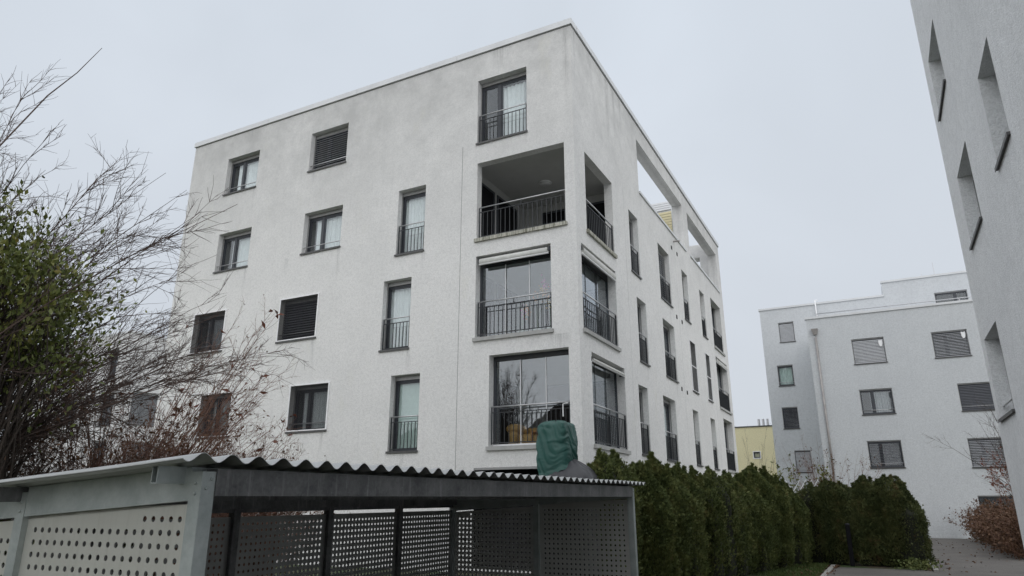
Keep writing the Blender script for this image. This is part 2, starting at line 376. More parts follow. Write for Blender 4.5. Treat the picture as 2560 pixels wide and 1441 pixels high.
def window(F, root, u0, u1, z0, z1, kind='two', cover='curtain', cmat='curtain', rec=.27, bar=False, split=.38, screen=False, blindmat='slat', tilt=55, sill=True, room=2.2, sillmat='sill', rail=False, head=.13):
    w0 = thing_part('window', root, F.P((u0 + u1) / 2, rec, z0))
    b = MB(); fw = .055
    zt = z1 - head
    F.ring(b, u0, u1, z0 + .02, zt, fw, rec, rec + .07)
    if kind == 'two':
        um = u0 + (u1 - u0) * split; F.box(b, um - .05, um + .05, rec - .004, rec + .066, z0 + .02 + fw, zt - fw); panes = [(u0 + fw, um - .05), (um + .05, u1 - fw)]
    else: panes = [(u0 + fw, u1 - fw)]
    for (a, c) in panes: F.ring(b, a, c, z0 + .02 + fw, zt - fw, .045, rec + .015, rec + .06)
    b.build('frame', M['frame'], w0)
    for (a, c) in panes:
        g = MB(); F.box(g, a + .04, c - .04, rec + .032, rec + .036, z0 + fw + .06, zt - fw - .04); g.build('pane', M['glass'], w0)
    hb = MB(); F.box(hb, u0, u1, rec - .05, rec + .075, zt, z1 - .002); hb.build('blind_box', M['track'], w0)
    for u in (u0 + .002, u1 - .032):
        tk = MB(); F.box(tk, u, u + .03, rec - .075, rec - .045, z0 + .03, zt); tk.build('guide_rail', M['track'], w0)
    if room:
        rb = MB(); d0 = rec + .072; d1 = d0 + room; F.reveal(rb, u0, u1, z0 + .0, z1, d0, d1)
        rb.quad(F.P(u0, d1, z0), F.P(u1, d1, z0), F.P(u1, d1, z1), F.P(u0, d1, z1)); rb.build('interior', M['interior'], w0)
    if cover == 'curtain': curtain(F, w0, u0 + (.02 if kind == 'one' else (u1 - u0) * random.choice((.03, .16, .24))), u1 - random.choice((.02, .02, .2)), rec + .13, z0 + .04, zt - .03, M[cmat], (u1 - u0) * 8)
    elif cover == 'half':
        curtain(F, w0, u0 + (u1 - u0) * .3, u1 - (u1 - u0) * .12, rec + .14, z0 + .04, zt - .12, M[cmat], (u1 - u0) * 4)
    elif cover == 'roller':
        rb = MB(); F.box(rb, u0 + .08, u1 - .06, rec + .1, rec + .104, z0 + .06, zt - .05); rb.build('roller_blind', M[cmat], w0)
    elif cover == 'blind': blind(F, w0, u0 + .03, u1 - .03, z0 + .03, z1 - .1, rec - .06, M[blindmat], tilt)
    if sill:
        sb = MB(); F.box(sb, u0 - .03, u1 + .03, -.045, rec, z0 - .03, z0 + .012); F.box(sb, u0 - .03, u1 + .03, -.047, -.04, z0 - .05, z0 - .03); sb.build('sill', M[sillmat], w0)
    if bar:
        bb = MB().tube([F.P(u0 - .001, .09, z0 + .26), F.P(u1 + .001, .09, z0 + .26)], .017, 8); bb.build('guard_bar', M['steel'], w0, True)
    if screen:
        sb = MB(); F.ring(sb, u0 - .025, u1 + .025, z0 - .0, z1 + .025, .048, -.03, -.002)
        if screen == 2: F.box(sb, u0, u1, -.02, -.004, (z0 + z1) / 2 - .02, (z0 + z1) / 2 + .02)
        sb.build('screen_frame', M['white'], w0)
        sc = MB(); sc.quad(F.P(u0, -.01, z0), F.P(u1, -.01, z0), F.P(u1, -.01, z1), F.P(u0, -.01, z1)); sc.build('insect_screen', M['screen'], w0)
    return w0
def thing_part(name, root, loc):
    o = bpy.data.objects.new(name, None); o.empty_display_size = .1
    return put(o, root, Matrix.Translation(loc))

# ------------------------------------------------------------------ main apartment building
XC, YC, XL, YR = -6.76, 17.0, -23.79, 39.06
ZB, ZT = 0.0, 14.40 + H
main = thing('apartment_building', (XC, YC, 0), 'white rendered five storey apartment block with corner loggias and framed roof terrace', 'building')
FL, FR = Facade('Y', YC), Facade('X+', XC)
T = .28
# openings: u0,u1,z0,z1 (z from the eye), options
left = [
 (-21.68, -19.93, 11.73, 13.31, dict(bar=True)), (-17.26, -15.50, 11.72, 13.30, dict(cover='blind', tilt=24, blindmat='slat_light', bar=True)),
 (-10.07, -8.30, 11.02, 13.34, dict(cover='half', rail=True)),
 (-21.62, -19.87, 8.48, 10.04, dict(bar=True)), (-17.22, -15.46, 8.48, 10.04, dict(bar=True)), (-13.07, -11.98, 7.74, 10.03, dict(kind='one', rail=True)),
 (-22.36, -20.67, 5.36, 6.90, dict(cover='half', cmat='slat', screen=1, bar=True)), (-17.96, -16.21, 5.37, 6.90, dict(cover='blind', blindmat='slat_dark', tilt=60, screen=1, bar=True)), (-13.48, -12.39, 4.62, 6.91, dict(kind='one', rail=True)),
 (-21.40, -19.80, 2.27, 3.80, dict(screen=1, bar=True)), (-17.10, -15.43, 2.28, 3.80, dict(screen=1, bar=True)), (-12.99, -11.92, 1.52, 3.80, dict(kind='one', cover='roller', cmat='curtain_g', rail=True)),
]
lo_left = [(-10.04, -7.08, 7.76, 10.32), (-10.04, -7.57, 4.66, 7.19), (-9.55, -7.09, 1.55, 4.10)]
lo_right = [(17.83, 20.30, 7.76, 10.33), (17.32, 20.25, 4.66, 7.18), (17.85, 20.70, 1.58, 4.10)]
fr = dict(kind='one', rail=True, cover='curtain')
right = [
 (22.02, 23.07, 7.77, 10.07, fr), (22.44, 23.50, 4.67, 6.93, fr), (22.08, 23.10, 1.57, 3.82, fr),
 (25.70, 27.36, 7.78, 10.07, dict(fr, kind='two', cover='blind', tilt=60)), (25.70, 27.40, 4.68, 6.94, dict(fr, kind='two')), (25.02, 26.75, 1.56, 3.86, dict(fr, kind='two')),
 (29.45, 30.49, 7.80, 10.08, fr), (29.90, 30.92, 4.71, 6.95, dict(fr, rail=False, screen=2)), (29.57, 30.56, 1.60, 3.88, fr),
 (32.90, 33.93, 7.81, 10.09, fr), (32.94, 33.86, 4.71, 6.95, dict(fr, rail=False, screen=2)), (33.00, 34.00, 1.60, 3.89, fr),
]
lo_far = [(35.5, 37.95, 7.79, 10.38), (35.53, 38.4, 4.70, 7.27), (36.1, 38.42, 1.68, 4.19)]
terr = [(23.50, 30.50, 11.32, 13.62), (31.50, 38.16, 11.36, 13.62)]
gf_door = [(-9.99, -7.99, -1.55, .99)]
up = lambda o: (o[0], o[1], o[2] + H, o[3] + H)
opL = [up(o) for o in left + lo_left + gf_door]; opR = [up(o) for o in right + lo_right + lo_far + terr]
wb = MB()
FL.holes(wb, XL, XC, ZB, ZT, opL); FR.holes(wb, YC, YR, ZB, ZT, opR)
for o in [up(o) for o in left]: FL.reveal(wb, *o, 0, .345)
for o in [up(o) for o in right]: FR.reveal(wb, *o, 0, .345)
for o in [up(o) for o in lo_left]: FL.reveal(wb, *o, 0, T)
for o in [up(o) for o in lo_right]: FR.reveal(wb, *o, 0, T)
for o in [up(o) for o in lo_far]: FR.reveal(wb, *o, 0, T)
for o in [up(o) for o in terr]: FR.reveal(wb, *o, 0, .46)
# hidden sides, roof slabs, roof terrace walls
wb.quad((XL, YC, ZB), (XL, YR, ZB), (XL, YR, ZT), (XL, YC, ZT))
FB = Facade('Y', YR)
nhole = (-10.6, -7.68, 11.9 + H, 13.65 + H)
FB.holes(wb, XL, XC, ZB, ZT, [nhole])
ti = XC - .46; tz = 11.0 + H
for (x0, x1, y0, y1, z) in ((XL, XC, YC, 23.46, ZT - .25), (XL, -12.0, 23.46, YR, ZT - .25), (-12.0, ti, 23.46, 38.3, tz)):
    wb.quad((x0, y0, z), (x1, y0, z), (x1, y1, z), (x0, y1, z))
FR.holes(wb, 23.46, 38.3, tz, ZT, [up(o) for o in terr], .46)                                        # inner face of the frame
wb.quad((ti, 23.46, ZT), (XC, 23.46, ZT), (XC, YR, ZT), (ti, YR, ZT))
wb.quad((-12, 23.46, tz), (ti, 23.46, tz), (ti, 23.46, ZT), (-12, 23.46, ZT)); wb.quad((-12, 23.46, tz), (-12, 38.3, tz), (-12, 38.3, ZT - .25), (-12, 23.46, ZT - .25))
Facade('Y', 38.3).holes(wb, -12, ti, tz, ZT, [nhole]); Facade('Y', 38.3).reveal(wb, *nhole, 0, .76)
wb.quad((-12, 38.3, ZT), (ti, 38.3, ZT), (ti, YR, ZT), (-12, YR, ZT))
wb.build('wall', M['wall'], main)
# coping
cb = MB(); cz0, cz1 = 14.37 + H, 14.57 + H
seg = [XL - .05, -19.6, -15.2, -10.9, XC + .05]
def coping_piece(x0, x1, y0, y1): MB().box(x0, x1, y0, y1, cz0, cz1).build('coping', M['coping'], main)
for a, c in zip(seg[:-1], seg[1:]): coping_piece(a + (.004 if a > XL else 0), c - .004, YC - .055, YC + .4)
sy = [YC + .4, 21.5, 26, 30.5, 35, YR + .05]
for a, c in zip(sy[:-1], sy[1:]): coping_piece(XC - .44, XC + .055, a + .003, c - .004)
coping_piece(XL - .05, XL + .4, YC + .41, YR); coping_piece(-12, XC - .45, YR - .42, YR + .05)
for i, (u0, u1, z0, z1) in enumerate(terr):      # terrace parapet coping
    b = MB(); b.box(XC - .47, XC + .05, u0 + .003, u1 + .15, z0 + H - .02, z0 + H + .075); b.build('parapet_coping', M['coping'], main)
for k, (F, a, c) in enumerate(((FL, XL, XC + .003), (FR, YC + .004, YR))):      # dark strip painted in as the shadow line under the coping
    b = MB(); F.box(b, a, c, -.003, .02, cz0 - .035, cz0 - .002); b.build('coping_shade_line', M['joint'], main)
# control joints
for u, mt, z0, z1 in ((-10.6, 'joint', 0, 11.05 + H),): 
    b = MB(); FL.box(b, u - .007, u + .007, -.003, .01, z0, z1); b.build('control_joint', M[mt], main)
for u in (21.5, 28.45, 34.75):
    b = MB(); FR.box(b, u - .006, u + .006, -.003, .01, 0, 10.9 + H); b.build('control_joint', M['joint_l'], main)
# small square vents on the right facade
vm_ = MB().box(-.004, .012, -.08, .08, -.08, .08).mesh('wall_vent', M['dark'])
for (y, z) in ((27.95, 10.6), (28.86, 10.6), (27.98, 7.52), (28.86, 7.5), (27.95, 4.5), (28.83, 4.47)): piece('wall_vent', vm_, main, (XC, y, z + H))
MB().tube([(XC - .1, 28.35, 11.02 + H), (XC + .28, 28.35, 11.0 + H)], .04, 8).build('rain_spout', M['pipe'], main)
# windows
def build_windows(F, lst, root, sillmat='sill'):
    for (u0, u1, z0, z1, kw) in lst:
        kw = dict(kw); rl = kw.pop('rail', False)
        kw.setdefault('sillmat', sillmat); window(F, root, u0, u1, z0 + H, z1 + H, **kw)
        if rl: railing(F, root, u0 + .03, u1 - .01, z0 + H, 1.02, .06, .13)
build_windows(FL, left, main); build_windows(FR, right, main)
# ground-floor opening behind the shed
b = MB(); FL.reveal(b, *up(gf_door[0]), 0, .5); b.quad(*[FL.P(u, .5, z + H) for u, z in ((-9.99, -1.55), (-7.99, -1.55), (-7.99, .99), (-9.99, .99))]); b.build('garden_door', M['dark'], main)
b = MB(); FL.box(b, -10.0, -7.98, -.01, .1, .93 + H, .985 + H); b.build('door_head_rail', M['track'], main)

def loggia(root, oL, oR, FLx, FRx, x_in, y_in, ceiling_lamp=False):
    """corner room behind two openings: inner wall faces, ceiling, floor, glazed back walls"""
    z0 = min(oL[2], oR[2]) + H - .06; z1 = max(oL[3], oR[3]) + H + .02
    lx0 = x_in; xf = XC - T; yf = YC + T
    b = MB()
    FLx.holes(b, lx0, xf, z0, z1, [up(oL)], T); FRx.holes(b, yf, y_in, z0, z1, [up(oR)], T)
    for z in (z0, z1): b.quad((lx0, yf, z), (xf, yf, z), (xf, y_in, z), (lx0, y_in, z))
    b.quad((lx0, yf, z0), (lx0, y_in, z0), (lx0, y_in, z1), (lx0, yf, z1)); b.quad((lx0, y_in, z0), (xf, y_in, z0), (xf, y_in, z1), (lx0, y_in, z1))
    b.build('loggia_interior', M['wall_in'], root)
    # glazed doors on the inner walls
    for (F, a, c) in ((Facade('X+', lx0), yf + .1, yf + 1.35), (Facade('X+', lx0), yf + 1.55, yf + 3.0), (Facade('Y', y_in), lx0 + .75, xf - .1)):
        w0 = thing_part('loggia_door', root, F.P((a + c) / 2, 0, z0)); f = MB(); F.ring(f, a, c, z0 + .06, z1 - .3, .07, -.05, -.002); f.build('frame', M['frame'], w0)
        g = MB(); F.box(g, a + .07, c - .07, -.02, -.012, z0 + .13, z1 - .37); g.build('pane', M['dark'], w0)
    if ceiling_lamp:
        l = MB().lathe((-8.73, 19.26, z1 - .09), [(.05, 0), (.15, .01), (.2, .04), (.205, .06)], 20).build('ceiling_lamp', M['lampglass'], root, True)
        MB().lathe((-8.73, 19.26, z1 - .035), [(.215, 0), (.215, .03)], 20).build('lamp_base', M['white'], l, True)
for i in range(3): loggia(main, lo_left[i], lo_right[i], FL, FR, -10.35, 21.0 if i else 20.95, i == 0)

def slab(F, u0, u1, z, mat, root, th=.11, pr=.07, ext=.05):
    b = MB(); F.box(b, u0 - ext, u1 + ext, -pr, .3, z - th, z - .002); return b.build('loggia_sill', M[mat], root)
for k, (oL, oR) in enumerate(zip(lo_left, lo_right)):
    for F, o in ((FL, oL), (FR, oR)):
        slab(F, o[0], o[1], o[2] + H, 'slab' if k == 0 else 'slab_clean', main)
        railing(F, main, o[0] + .05, o[1] - .005, o[2] + H + (.0 if k == 0 else .03), 1.03 if k == 0 else 1.05, .05, .15 if k == 0 else .142)
MB().tube([FL.P(-7.3, .02, 2.25 + H), FL.P(-7.3, .02, 2.58 + H), FL.P(-7.16, .02, 2.6 + H)], .018, 6).build('rail_bracket', M['white'], main)
def glazing(F, root, u0, u1, z0, z1, n=3, d=.31, headz=.22, edge='white', open_from=None):
    w0 = thing_part('loggia_glazing', root, F.P((u0 + u1) / 2, d, z0)); b = MB()
    F.box(b, u0, u1, d - .04, d + .04, z1 - headz, z1); b.build('head_track', M['rail'], w0)
    b = MB(); F.box(b, u0, u1, d - .05, d + .05, z0, z0 + .07); b.build('bottom_track', M['white'], w0)
    for a, c in ((u0, u0 + .07), (u1 - .03, u1)):
        b = MB(); F.box(b, a, c, d - .04, d + .04, z0 + .07, z1 - headz); b.build('side_profile', M['frame'], w0)
    a, c = u0 + .07, u1 - .03
    for k in range(n):
        ua, ub = a + (c - a) * k / n, a + (c - a) * (k + 1) / n
        g = MB(); F.box(g, ua + .006, ub - .006, d - .006 + .012 * (k % 2), d + .002 + .012 * (k % 2), z0 + .07, z1 - headz); p = g.build('pane', M['glass_l'], w0)
        if k:
            e = MB(); F.box(e, ua - .015, ua + .015, d - .02, d - .008, z0 + .07, z1 - headz); e.build('edge_profile', M['coping' if edge == 'white' else 'rail'], w0)
def awning(F, root, u0, u1, z, drop=.19, d0=-.06):
    a0 = thing_part('awning', root, F.P((u0 + u1) / 2, 0, z)); b = MB()
    n = 8
    pr = [(d0 + .16, z)] + [(d0 + .06 - .06 * math.sin(q), z - .05 - drop * .35 + drop * .45 * math.cos(q)) for q in [math.pi * k / n for k in range(n + 1)]] + [(d0 + .16, z - drop * .8)]
    base = len(b.v)
    for u in (u0, u1): b.v += [F.P(u, dd, zz) for dd, zz in pr]
    m = len(pr)
    for k in range(m): b.f.append((k, (k + 1) % m, m + (k + 1) % m, m + k))
    b.f += [tuple(range(m)), tuple(reversed(range(m, 2 * m)))]; b.build('awning_fabric', M['fabric'], a0, True)
    r = MB().tube([F.P(u0 - .02, d0 + .05, z - drop - .01), F.P(u1 + .02, d0 + .05, z - drop - .01)], .03, 8); r.build('drop_bar', M['white'], a0, True)
    for u in (u0 - .06, u1 + .02):
        e = MB(); F.box(e, u, u + .04, d0 + .04, d0 + .2, z - .14, z - .02); e.build('awning_bracket', M['frame'], a0)
for k in (1, 2):
    for F, o, al in ((FL, lo_left[k], True), (FR, lo_right[k], False)):
        glazing(F, main, o[0], o[1], o[2] + H, o[3] + H, 3, .31, .30 if k == 1 else .14, 'white' if al else 'dark')
awning(FL, main, lo_left[1][0] + .12, lo_left[1][1] - .1, 7.13 + H, .2, -.03)
awning(FR, main, lo_right[1][0] + .05, lo_right[1][1] - .08, 7.10 + H, .24, -.06)
awning(FR, main, lo_right[2][0] + .03, lo_right[2][1] - .1, 3.98 + H, .12, -.05)
for k, o in enumerate(lo_far):
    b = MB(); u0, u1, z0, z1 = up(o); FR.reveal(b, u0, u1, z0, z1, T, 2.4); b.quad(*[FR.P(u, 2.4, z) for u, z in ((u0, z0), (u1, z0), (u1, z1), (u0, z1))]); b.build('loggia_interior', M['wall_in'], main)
    slab(FR, o[0], o[1], o[2] + H, 'slab_clean', main); railing(FR, main, o[0] + .03, o[1] - .03, o[2] + H, 1.03, .05, .2, True)
    glazing(FR, main, o[0], o[1], o[2] + H, o[3] + H, 3, .4, .12, 'white')
awning(FR, main, lo_far[1][0] + .05, lo_far[1][1] - .05, 7.2 + H, .2, -.04)
# roof structure with yellow siding seen through the terrace frame
st = thing_part('stair_tower', main, (-8.5, 33, tz)); sb = MB().box(-9.3, -7.85, 33.06, 36.0, tz, 15.05 + H); sb.build('tower_core', M['coping'], st)
ys = MB().box(-9.28, -7.87, 33.0, 33.05, 0, .12).mesh('siding_board', M['siding']); gs = MB().box(-9.3, -7.85, 32.97, 33.05, 0, .1).mesh('louvre_slat', M['coping'])
for k in range(13): piece('siding_board', ys, st, (0, 0, 12.6 + H + k * .15))
for k in range(4): piece('louvre_slat', gs, st, (0, 0, 14.62 + H + k * .12))

# ------------------------------------------------------------------ grey block at the end of the path
YF, YG = 46.54, 52.5
far = thing('apartment_building', (0, YF, 0), 'grey rendered apartment block with stepped roofline at the end of the path', 'building')
FA, FG = Facade('Y', YF), Facade('Y', YG); k6 = YG / (YF + 3)
bl = lambda **k: dict(dict(cover='blind', rec=.14, head=.06, room=1.2), **k)
aw = [(-.64, 1.14, 8.20, 9.75, bl(blindmat='slat_light', tilt=72, bar=True)), (3.61, 5.40, 8.19, 9.73, bl(tilt=30, blindmat='slat_light')),
      (-.62, 1.14, 5.15, 6.65, dict(cover='half', cmat='slat', rec=.14, head=.06, screen=0, bar=True, room=1.2)), (4.42, 6.2, 5.08, 6.63, bl(blindmat='slat_dark', tilt=60, bar=True)),
      (-.61, 1.16, 2.08, 3.63, bl(blindmat='slat_dark', tilt=18, bar=True)), (4.40, 6.2, 2.00, 3.58, bl(tilt=28, blindmat='slat_light')),
      (4.37, 6.3, -.9, .52, dict(cover='none', rec=.14, head=.06, room=1.2))]
gw = [(-5.03, -4.04, 10.64, 12.02, bl(kind='one', blindmat='slat_light', tilt=74)), (-5.42, -4.42, 7.67, 9.07, dict(kind='one', cover='curtain', cmat='curtain_g', rec=.14, head=.06, bar=True, room=1.2)),
      (-5.43, -4.44, 4.84, 6.25, bl(kind='one', blindmat='slat_dark', tilt=30, bar=True)), (-4.97, -3.98, 2.05, 3.43, bl(kind='one', blindmat='slat_light', tilt=74))]
gw = [(a * k6, b_ * k6, c * k6, d * k6, o) for a, b_, c, d, o in gw] + [(4.68, 6.55, 12.1, 13.62, dict(cover='none', rec=.14, head=.06, room=1.2, split=.62))]
fb = MB(); xa0, xa1, za = -3.05, 19.0, 11.30 + H
FA.holes(fb, xa0, xa1, 0, za, [up(o) for o in aw])
for o in aw: FA.reveal(fb, *up(o), 0, .215)
gx0, zg, zatt = -6.15 * k6, 13.0 * k6 + H, 14.75 + H
FG.holes(fb, gx0, 1.68, 0, zg, [up(o) for o in gw[:4]]); FG.holes(fb, 1.68, xa1, za - .2, zatt, [up(gw[4])])
for o in gw: FG.reveal(fb, *up(o), 0, .215)
fb.quad((xa0, YF, 0), (xa0, YG, 0), (xa0, YG, za), (xa0, YF, za)); fb.quad((xa0, YF, za - .15), (xa1, YF, za - .15), (xa1, YG, za - .15), (xa0, YG, za - .15))
fb.quad((xa1, YF, 0), (xa1, YG, 0), (xa1, YG, zatt), (xa1, YF, za))
fb.box(gx0, 1.68, YG + 1.8, YG + 12, 0, zg - .002); fb.box(1.69, xa1, YG + 1.8, YG + 12, 0, zatt - .002)
fb.quad((gx0, YG, zg - .01), (1.68, YG, zg - .01), (1.68, YG + 1.8, zg - .01), (gx0, YG + 1.8, zg - .01)); fb.quad((1.68, YG, zatt - .01), (xa1, YG, zatt - .01), (xa1, YG + 1.8, zatt - .01), (1.68, YG + 1.8, zatt - .01))
fb.quad((gx0, YG, 0), (gx0, YG + 1.8, 0), (gx0, YG + 1.8, zg), (gx0, YG, zg)); fb.quad((1.68, YG, zg), (1.68, YG + 1.8, zg), (1.68, YG + 1.8, zatt), (1.68, YG, zatt))
fb.build('wall', M['wall_far'], far)
for (a, c, F, z) in ((xa0 - .06, xa1, FA, za), (gx0 - .06, 1.74, FG, zg), (1.64, xa1, FG, zatt)):
    b = MB(); F.box(b, a, c, -.07, .3, z + .003, z + .14); b.build('coping', M['coping'], far)
b = MB(); b.box(gx0 - .06, gx0 + .22, YG + .3, YG + 12, zg + .002, zg + .14); b.build('coping', M['coping'], far)
build_windows(FA, aw, far); build_windows(FG, gw, far)
for (x, z) in ((.93, 9.38), (5.2, 9.42)):           # white bird-shaped cut-outs hung before two of the blinds
    st_ = MB(); zz = z + H; st_.v = [(x + a, YF + .02, zz + c) for a, c in ((-.05, -.2), (.05, -.2), (.1, -.05), (.11, .1), (.09, .2), (.03, .16), (-.03, .16), (-.09, .2), (-.11, .1), (-.1, -.05))]
    st_.v += [(p[0], p[1] + .006, p[2]) for p in st_.v]; st_.f = [tuple(range(10)), tuple(reversed(range(10, 20)))] + [(k, (k + 1) % 10, 10 + (k + 1) % 10, 10 + k) for k in range(10)]; st_.build('bird_cutout', M['white'], far)
rb = thing_part('terrace_railing', far, (2, YF + .3, za)); MB().tube([(-2.4, YF + .5, za + .42), (xa1, YF + .5, za + .42)], .03, 6).build('handrail', M['steel'], rb, True)
pm = MB().box(-.02, .02, -.02, .02, 0, .42).mesh('railing_post', M['steel'])
for k in range(8): piece('railing_post', pm, rb, (-2.4 + 2.6 * k, YF + .5, za))
dp = MB().tube([(-2.6, YF - .09, 10.1 + H), (-2.62, YF - .09, 0)], .065, 10).build('downpipe', M['pipe'], far, True)
MB().hexa([(-2.7, YF - .17, 10.25 + H), (-2.5, YF - .17, 10.25 + H), (-2.5, YF - .005, 10.25 + H), (-2.7, YF - .005, 10.25 + H), (-2.81, YF - .26, 10.62 + H), (-2.41, YF - .26, 10.62 + H), (-2.41, YF - .005, 10.62 + H), (-2.81, YF - .005, 10.62 + H)]).build('rain_hopper', M['pipe'], dp)
MB().tube([(-2.66, YG - .1, za), (-2.66, YG - .1, zg + .3), (-2.5, YG + .2, zg + .36)], .05, 8).build('vent_pipe', M['white'], far, True)
for x, hgt in ((4.4, 1.2), (5.2, 1.9)): MB().tube([(x, YG + 3, zatt), (x, YG + 3, zatt + hgt)], .02, 5).build('antenna', M['steel'], far)

# ------------------------------------------------------------------ grey block close on the right
XR, YE = 2.15, 16.75
rgt = thing('apartment_building', (XR, YE, 0), 'rough grey rendered block rising beside the path with deep window recesses', 'building')
FX = Facade('X-', XR); kw_ = dict(cover='curtain', rec=.32, room=1.5)
rw = [(14.34, 15.98, 7.97, 9.41, kw_), (10.45, 11.60, 4.80, 6.34, dict(kw_, kind='one')), (13.72, 15.42, 4.81, 6.33, kw_), (14.58, 16.30, 1.57, 3.15, dict(kw_, bar=True)),
      (10.3, 11.5, 7.97, 9.41, dict(kw_, kind='one')), (6.2, 7.8, 4.8, 6.33, kw_), (6.2, 7.8, 7.97, 9.41, kw_), (8.6, 10.2, 1.57, 3.15, kw_), (2.0, 3.6, 1.57, 3.15, kw_), (2.0, 3.6, 4.8, 6.33, kw_)]
b = MB(); zr = 13.2 + H
FX.holes(b, -8, YE, 0, zr, [up(o) for o in rw])
for o in rw: FX.reveal(b, *up(o), 0, .395)
b.quad((XR, YE, 0), (16, YE, 0), (16, YE, zr), (XR, YE, zr)); b.quad((XR, -8, 0), (16, -8, 0), (16, -8, zr), (XR, -8, zr))
b.quad((16, -8, 0), (16, YE, 0), (16, YE, zr), (16, -8, zr)); b.quad((XR, -8, zr), (16, -8, zr), (16, YE, zr), (XR, YE, zr))
b.build('wall', M['wall_right'], rgt); build_windows(FX, rw, rgt)
MB().box(XR - .05, XR + .4, -8, YE + .05, zr + .003, zr + .2).build('coping', M['coping'], rgt)

# ------------------------------------------------------------------ pale block seen through the twigs, yellow house far behind
xb, yb, zb = -56.0, 36.6, 14.3 + H
lb = thing('apartment_building', (xb, yb, 0), 'pale apartment block behind the bare shrubs at the left', 'building')
FBL, FBR = Facade('Y', yb), Facade('X+', xb)
bw = [(-58.6, -57.3, 10.4, 13.0), (-58.8, -56.9, 6.4, 9.2), (-58.8, -56.9, 2.3, 5.2), (-64, -62, 10.6, 12.3), (-64, -62, 6.8, 9.0)]
bo = [(37.6, 40.6, 6.6, 9.4), (43.5, 45.2, 10.4, 12.4), (43.5, 45.2, 6.6, 9.0), (37.6, 40.6, 2.3, 5.2)]
b = MB(); FBL.holes(b, xb - 16, xb, 0, zb, [up(o) for o in bw]); FBR.holes(b, yb, yb + 20, 0, zb, [up(o) for o in bo])
for o in bw: FBL.reveal(b, *up(o), 0, .36)
for o in bo: FBR.reveal(b, *up(o), 0, .36)
b.quad((xb - 16, yb, zb), (xb, yb, zb), (xb, yb + 20, zb), (xb - 16, yb + 20, zb)); b.quad((xb - 16, yb, 0), (xb - 16, yb + 20, 0), (xb - 16, yb + 20, zb), (xb - 16, yb, zb)); b.quad((xb - 16, yb + 20, 0), (xb, yb + 20, 0), (xb, yb + 20, zb), (xb - 16, yb + 20, zb))
b.build('wall', M['wall_left'], lb)
MB().box(xb - 16, xb + .06, yb - .06, yb + .4, zb + .003, zb + .18).build('coping', M['coping'], lb); MB().box(xb - .4, xb + .06, yb + .41, yb + 20, zb + .003, zb + .18).build('coping', M['coping'], lb)
build_windows(FBL, [(*o, dict(cover='none', rec=.28)) for o in bw], lb); build_windows(FBR, [(*o, dict(cover='blind', rec=.28, tilt=40)) for o in bo], lb)

yh = thing('house', (-9, 70, 0), 'yellow rendered house with flat roof far behind, between the two blocks', 'house')
b = MB(); FY = Facade('Y', 70.0); yo = [(-10.62, -10.02, 4.27, 4.84)]; zy = 7.15 + H
FY.holes(b, -13.5, -5, 0, zy, [up(o) for o in yo]); FY.reveal(b, *up(yo[0]), 0, .2); b.box(-13.5, -5, 70.25, 82, 0, zy - .01)
b.build('wall', M['wall_yellow'], yh); MB().box(-13.6, -4.9, 69.92, 82.1, zy + .003, zy + .1).build('roof', M['frame'], yh)
build_windows(FY, [(*yo[0], dict(kind='one', cover='none', rec=.12, head=.03, screen=0, sillmat='white', room=.1))], yh)
f = MB(); FY.ring(f, -10.68, -9.96, 4.2 + H, 4.9 + H, .06, -.03, -.003); f.build('window_surround', M['white'], yh)
for k in range(3): MB().tube([(-10.4 + .42 * k, 74, zy + .1), (-10.4 + .42 * k, 74, zy + 1.15)], .13, 8).build('chimney_pipe', M['steel'], yh)

# ------------------------------------------------------------------ bicycle shed
def galv(name, lo, hi, metal=.55, rough=.5, drip=0):
    m, t, b = nmat(name); v = pos(t); vo = N(t, 'ShaderNodeTexVoronoi'); vo.inputs['Scale'].default_value = 45; t.links.new(v, vo.inputs['Vector'])
    c = mix(t, ramp(t, noise(t, v, 3.5, 6, .7), [(.35, 0), (.68, 1)]), lo, hi)
    c = mix(t, math_(t, 'MULTIPLY', vo.outputs['Color'], .12), c, (.5, .52, .52))
    c = mix(t, ramp(t, noise(t, pos(t, (22, 22, 5)), 1.5, 4, .7), [(.64, 0), (.75, .55)]), c, (.55, .57, .57))
    if drip: c = mix(t, ramp(t, noise(t, pos(t, (12, 12, .5)), 1.3, 5, .75), [(.55, 0), (.72, drip)]), c, (.42, .42, .42))
    t.links.new(c, b.inputs['Base Color']); b.inputs['Metallic'].default_value = metal; b.inputs['Roughness'].default_value = rough
    bump(t, b, noise(t, v, 60, 3), .001); return m
M['galv'] = galv('galvanised_steel', (.33, .37, .365), (.52, .56, .55))
M['galv_dark'] = galv('shaded_steel', (.09, .09, .095), (.21, .21, .21), .5, .55, .55)  # darker steel copy with the shade under the roof painted in; drip streaks are real
M['panel'] = plain('coated_panel', (.56, .56, .515), .42, .35, .06, 1.3); pm_t = M['panel'].node_tree; pm_b = pm_t.nodes['Principled BSDF']; pm_c = pm_b.inputs['Base Color'].links[0].from_socket      # droppings and run marks on the coated panels
pm_c = mix(pm_t, ramp(pm_t, noise(pm_t, pos(pm_t, (1, 1, .5)), 7, 3, .5), [(.70, 0), (.74, .5)]), pm_c, (.8, .82, .78)); pm_c = mix(pm_t, ramp(pm_t, noise(pm_t, pos(pm_t, (9, 9, .6)), 1.4, 5, .7), [(.5, 0), (.75, .35)]), pm_c, (.34, .34, .29))
pm_t.links.new(pm_c, pm_b.inputs['Base Color']); M['panel_end'] = plain('shaded_end_panel', (.50, .50, .48), .45, .4, .1, 2); M['panel_in'] = plain('shaded_back_panel', (.32, .32, .31), .45, .5, .15, 2)  # darker copies of the panel coat: the shade inside the shed is painted in
M['roofing'] = plain('corrugated_sheet', (.52, .53, .53), .4, .3, .1, 2.5)
SO = Vector((-3.65, 3.0, 0))
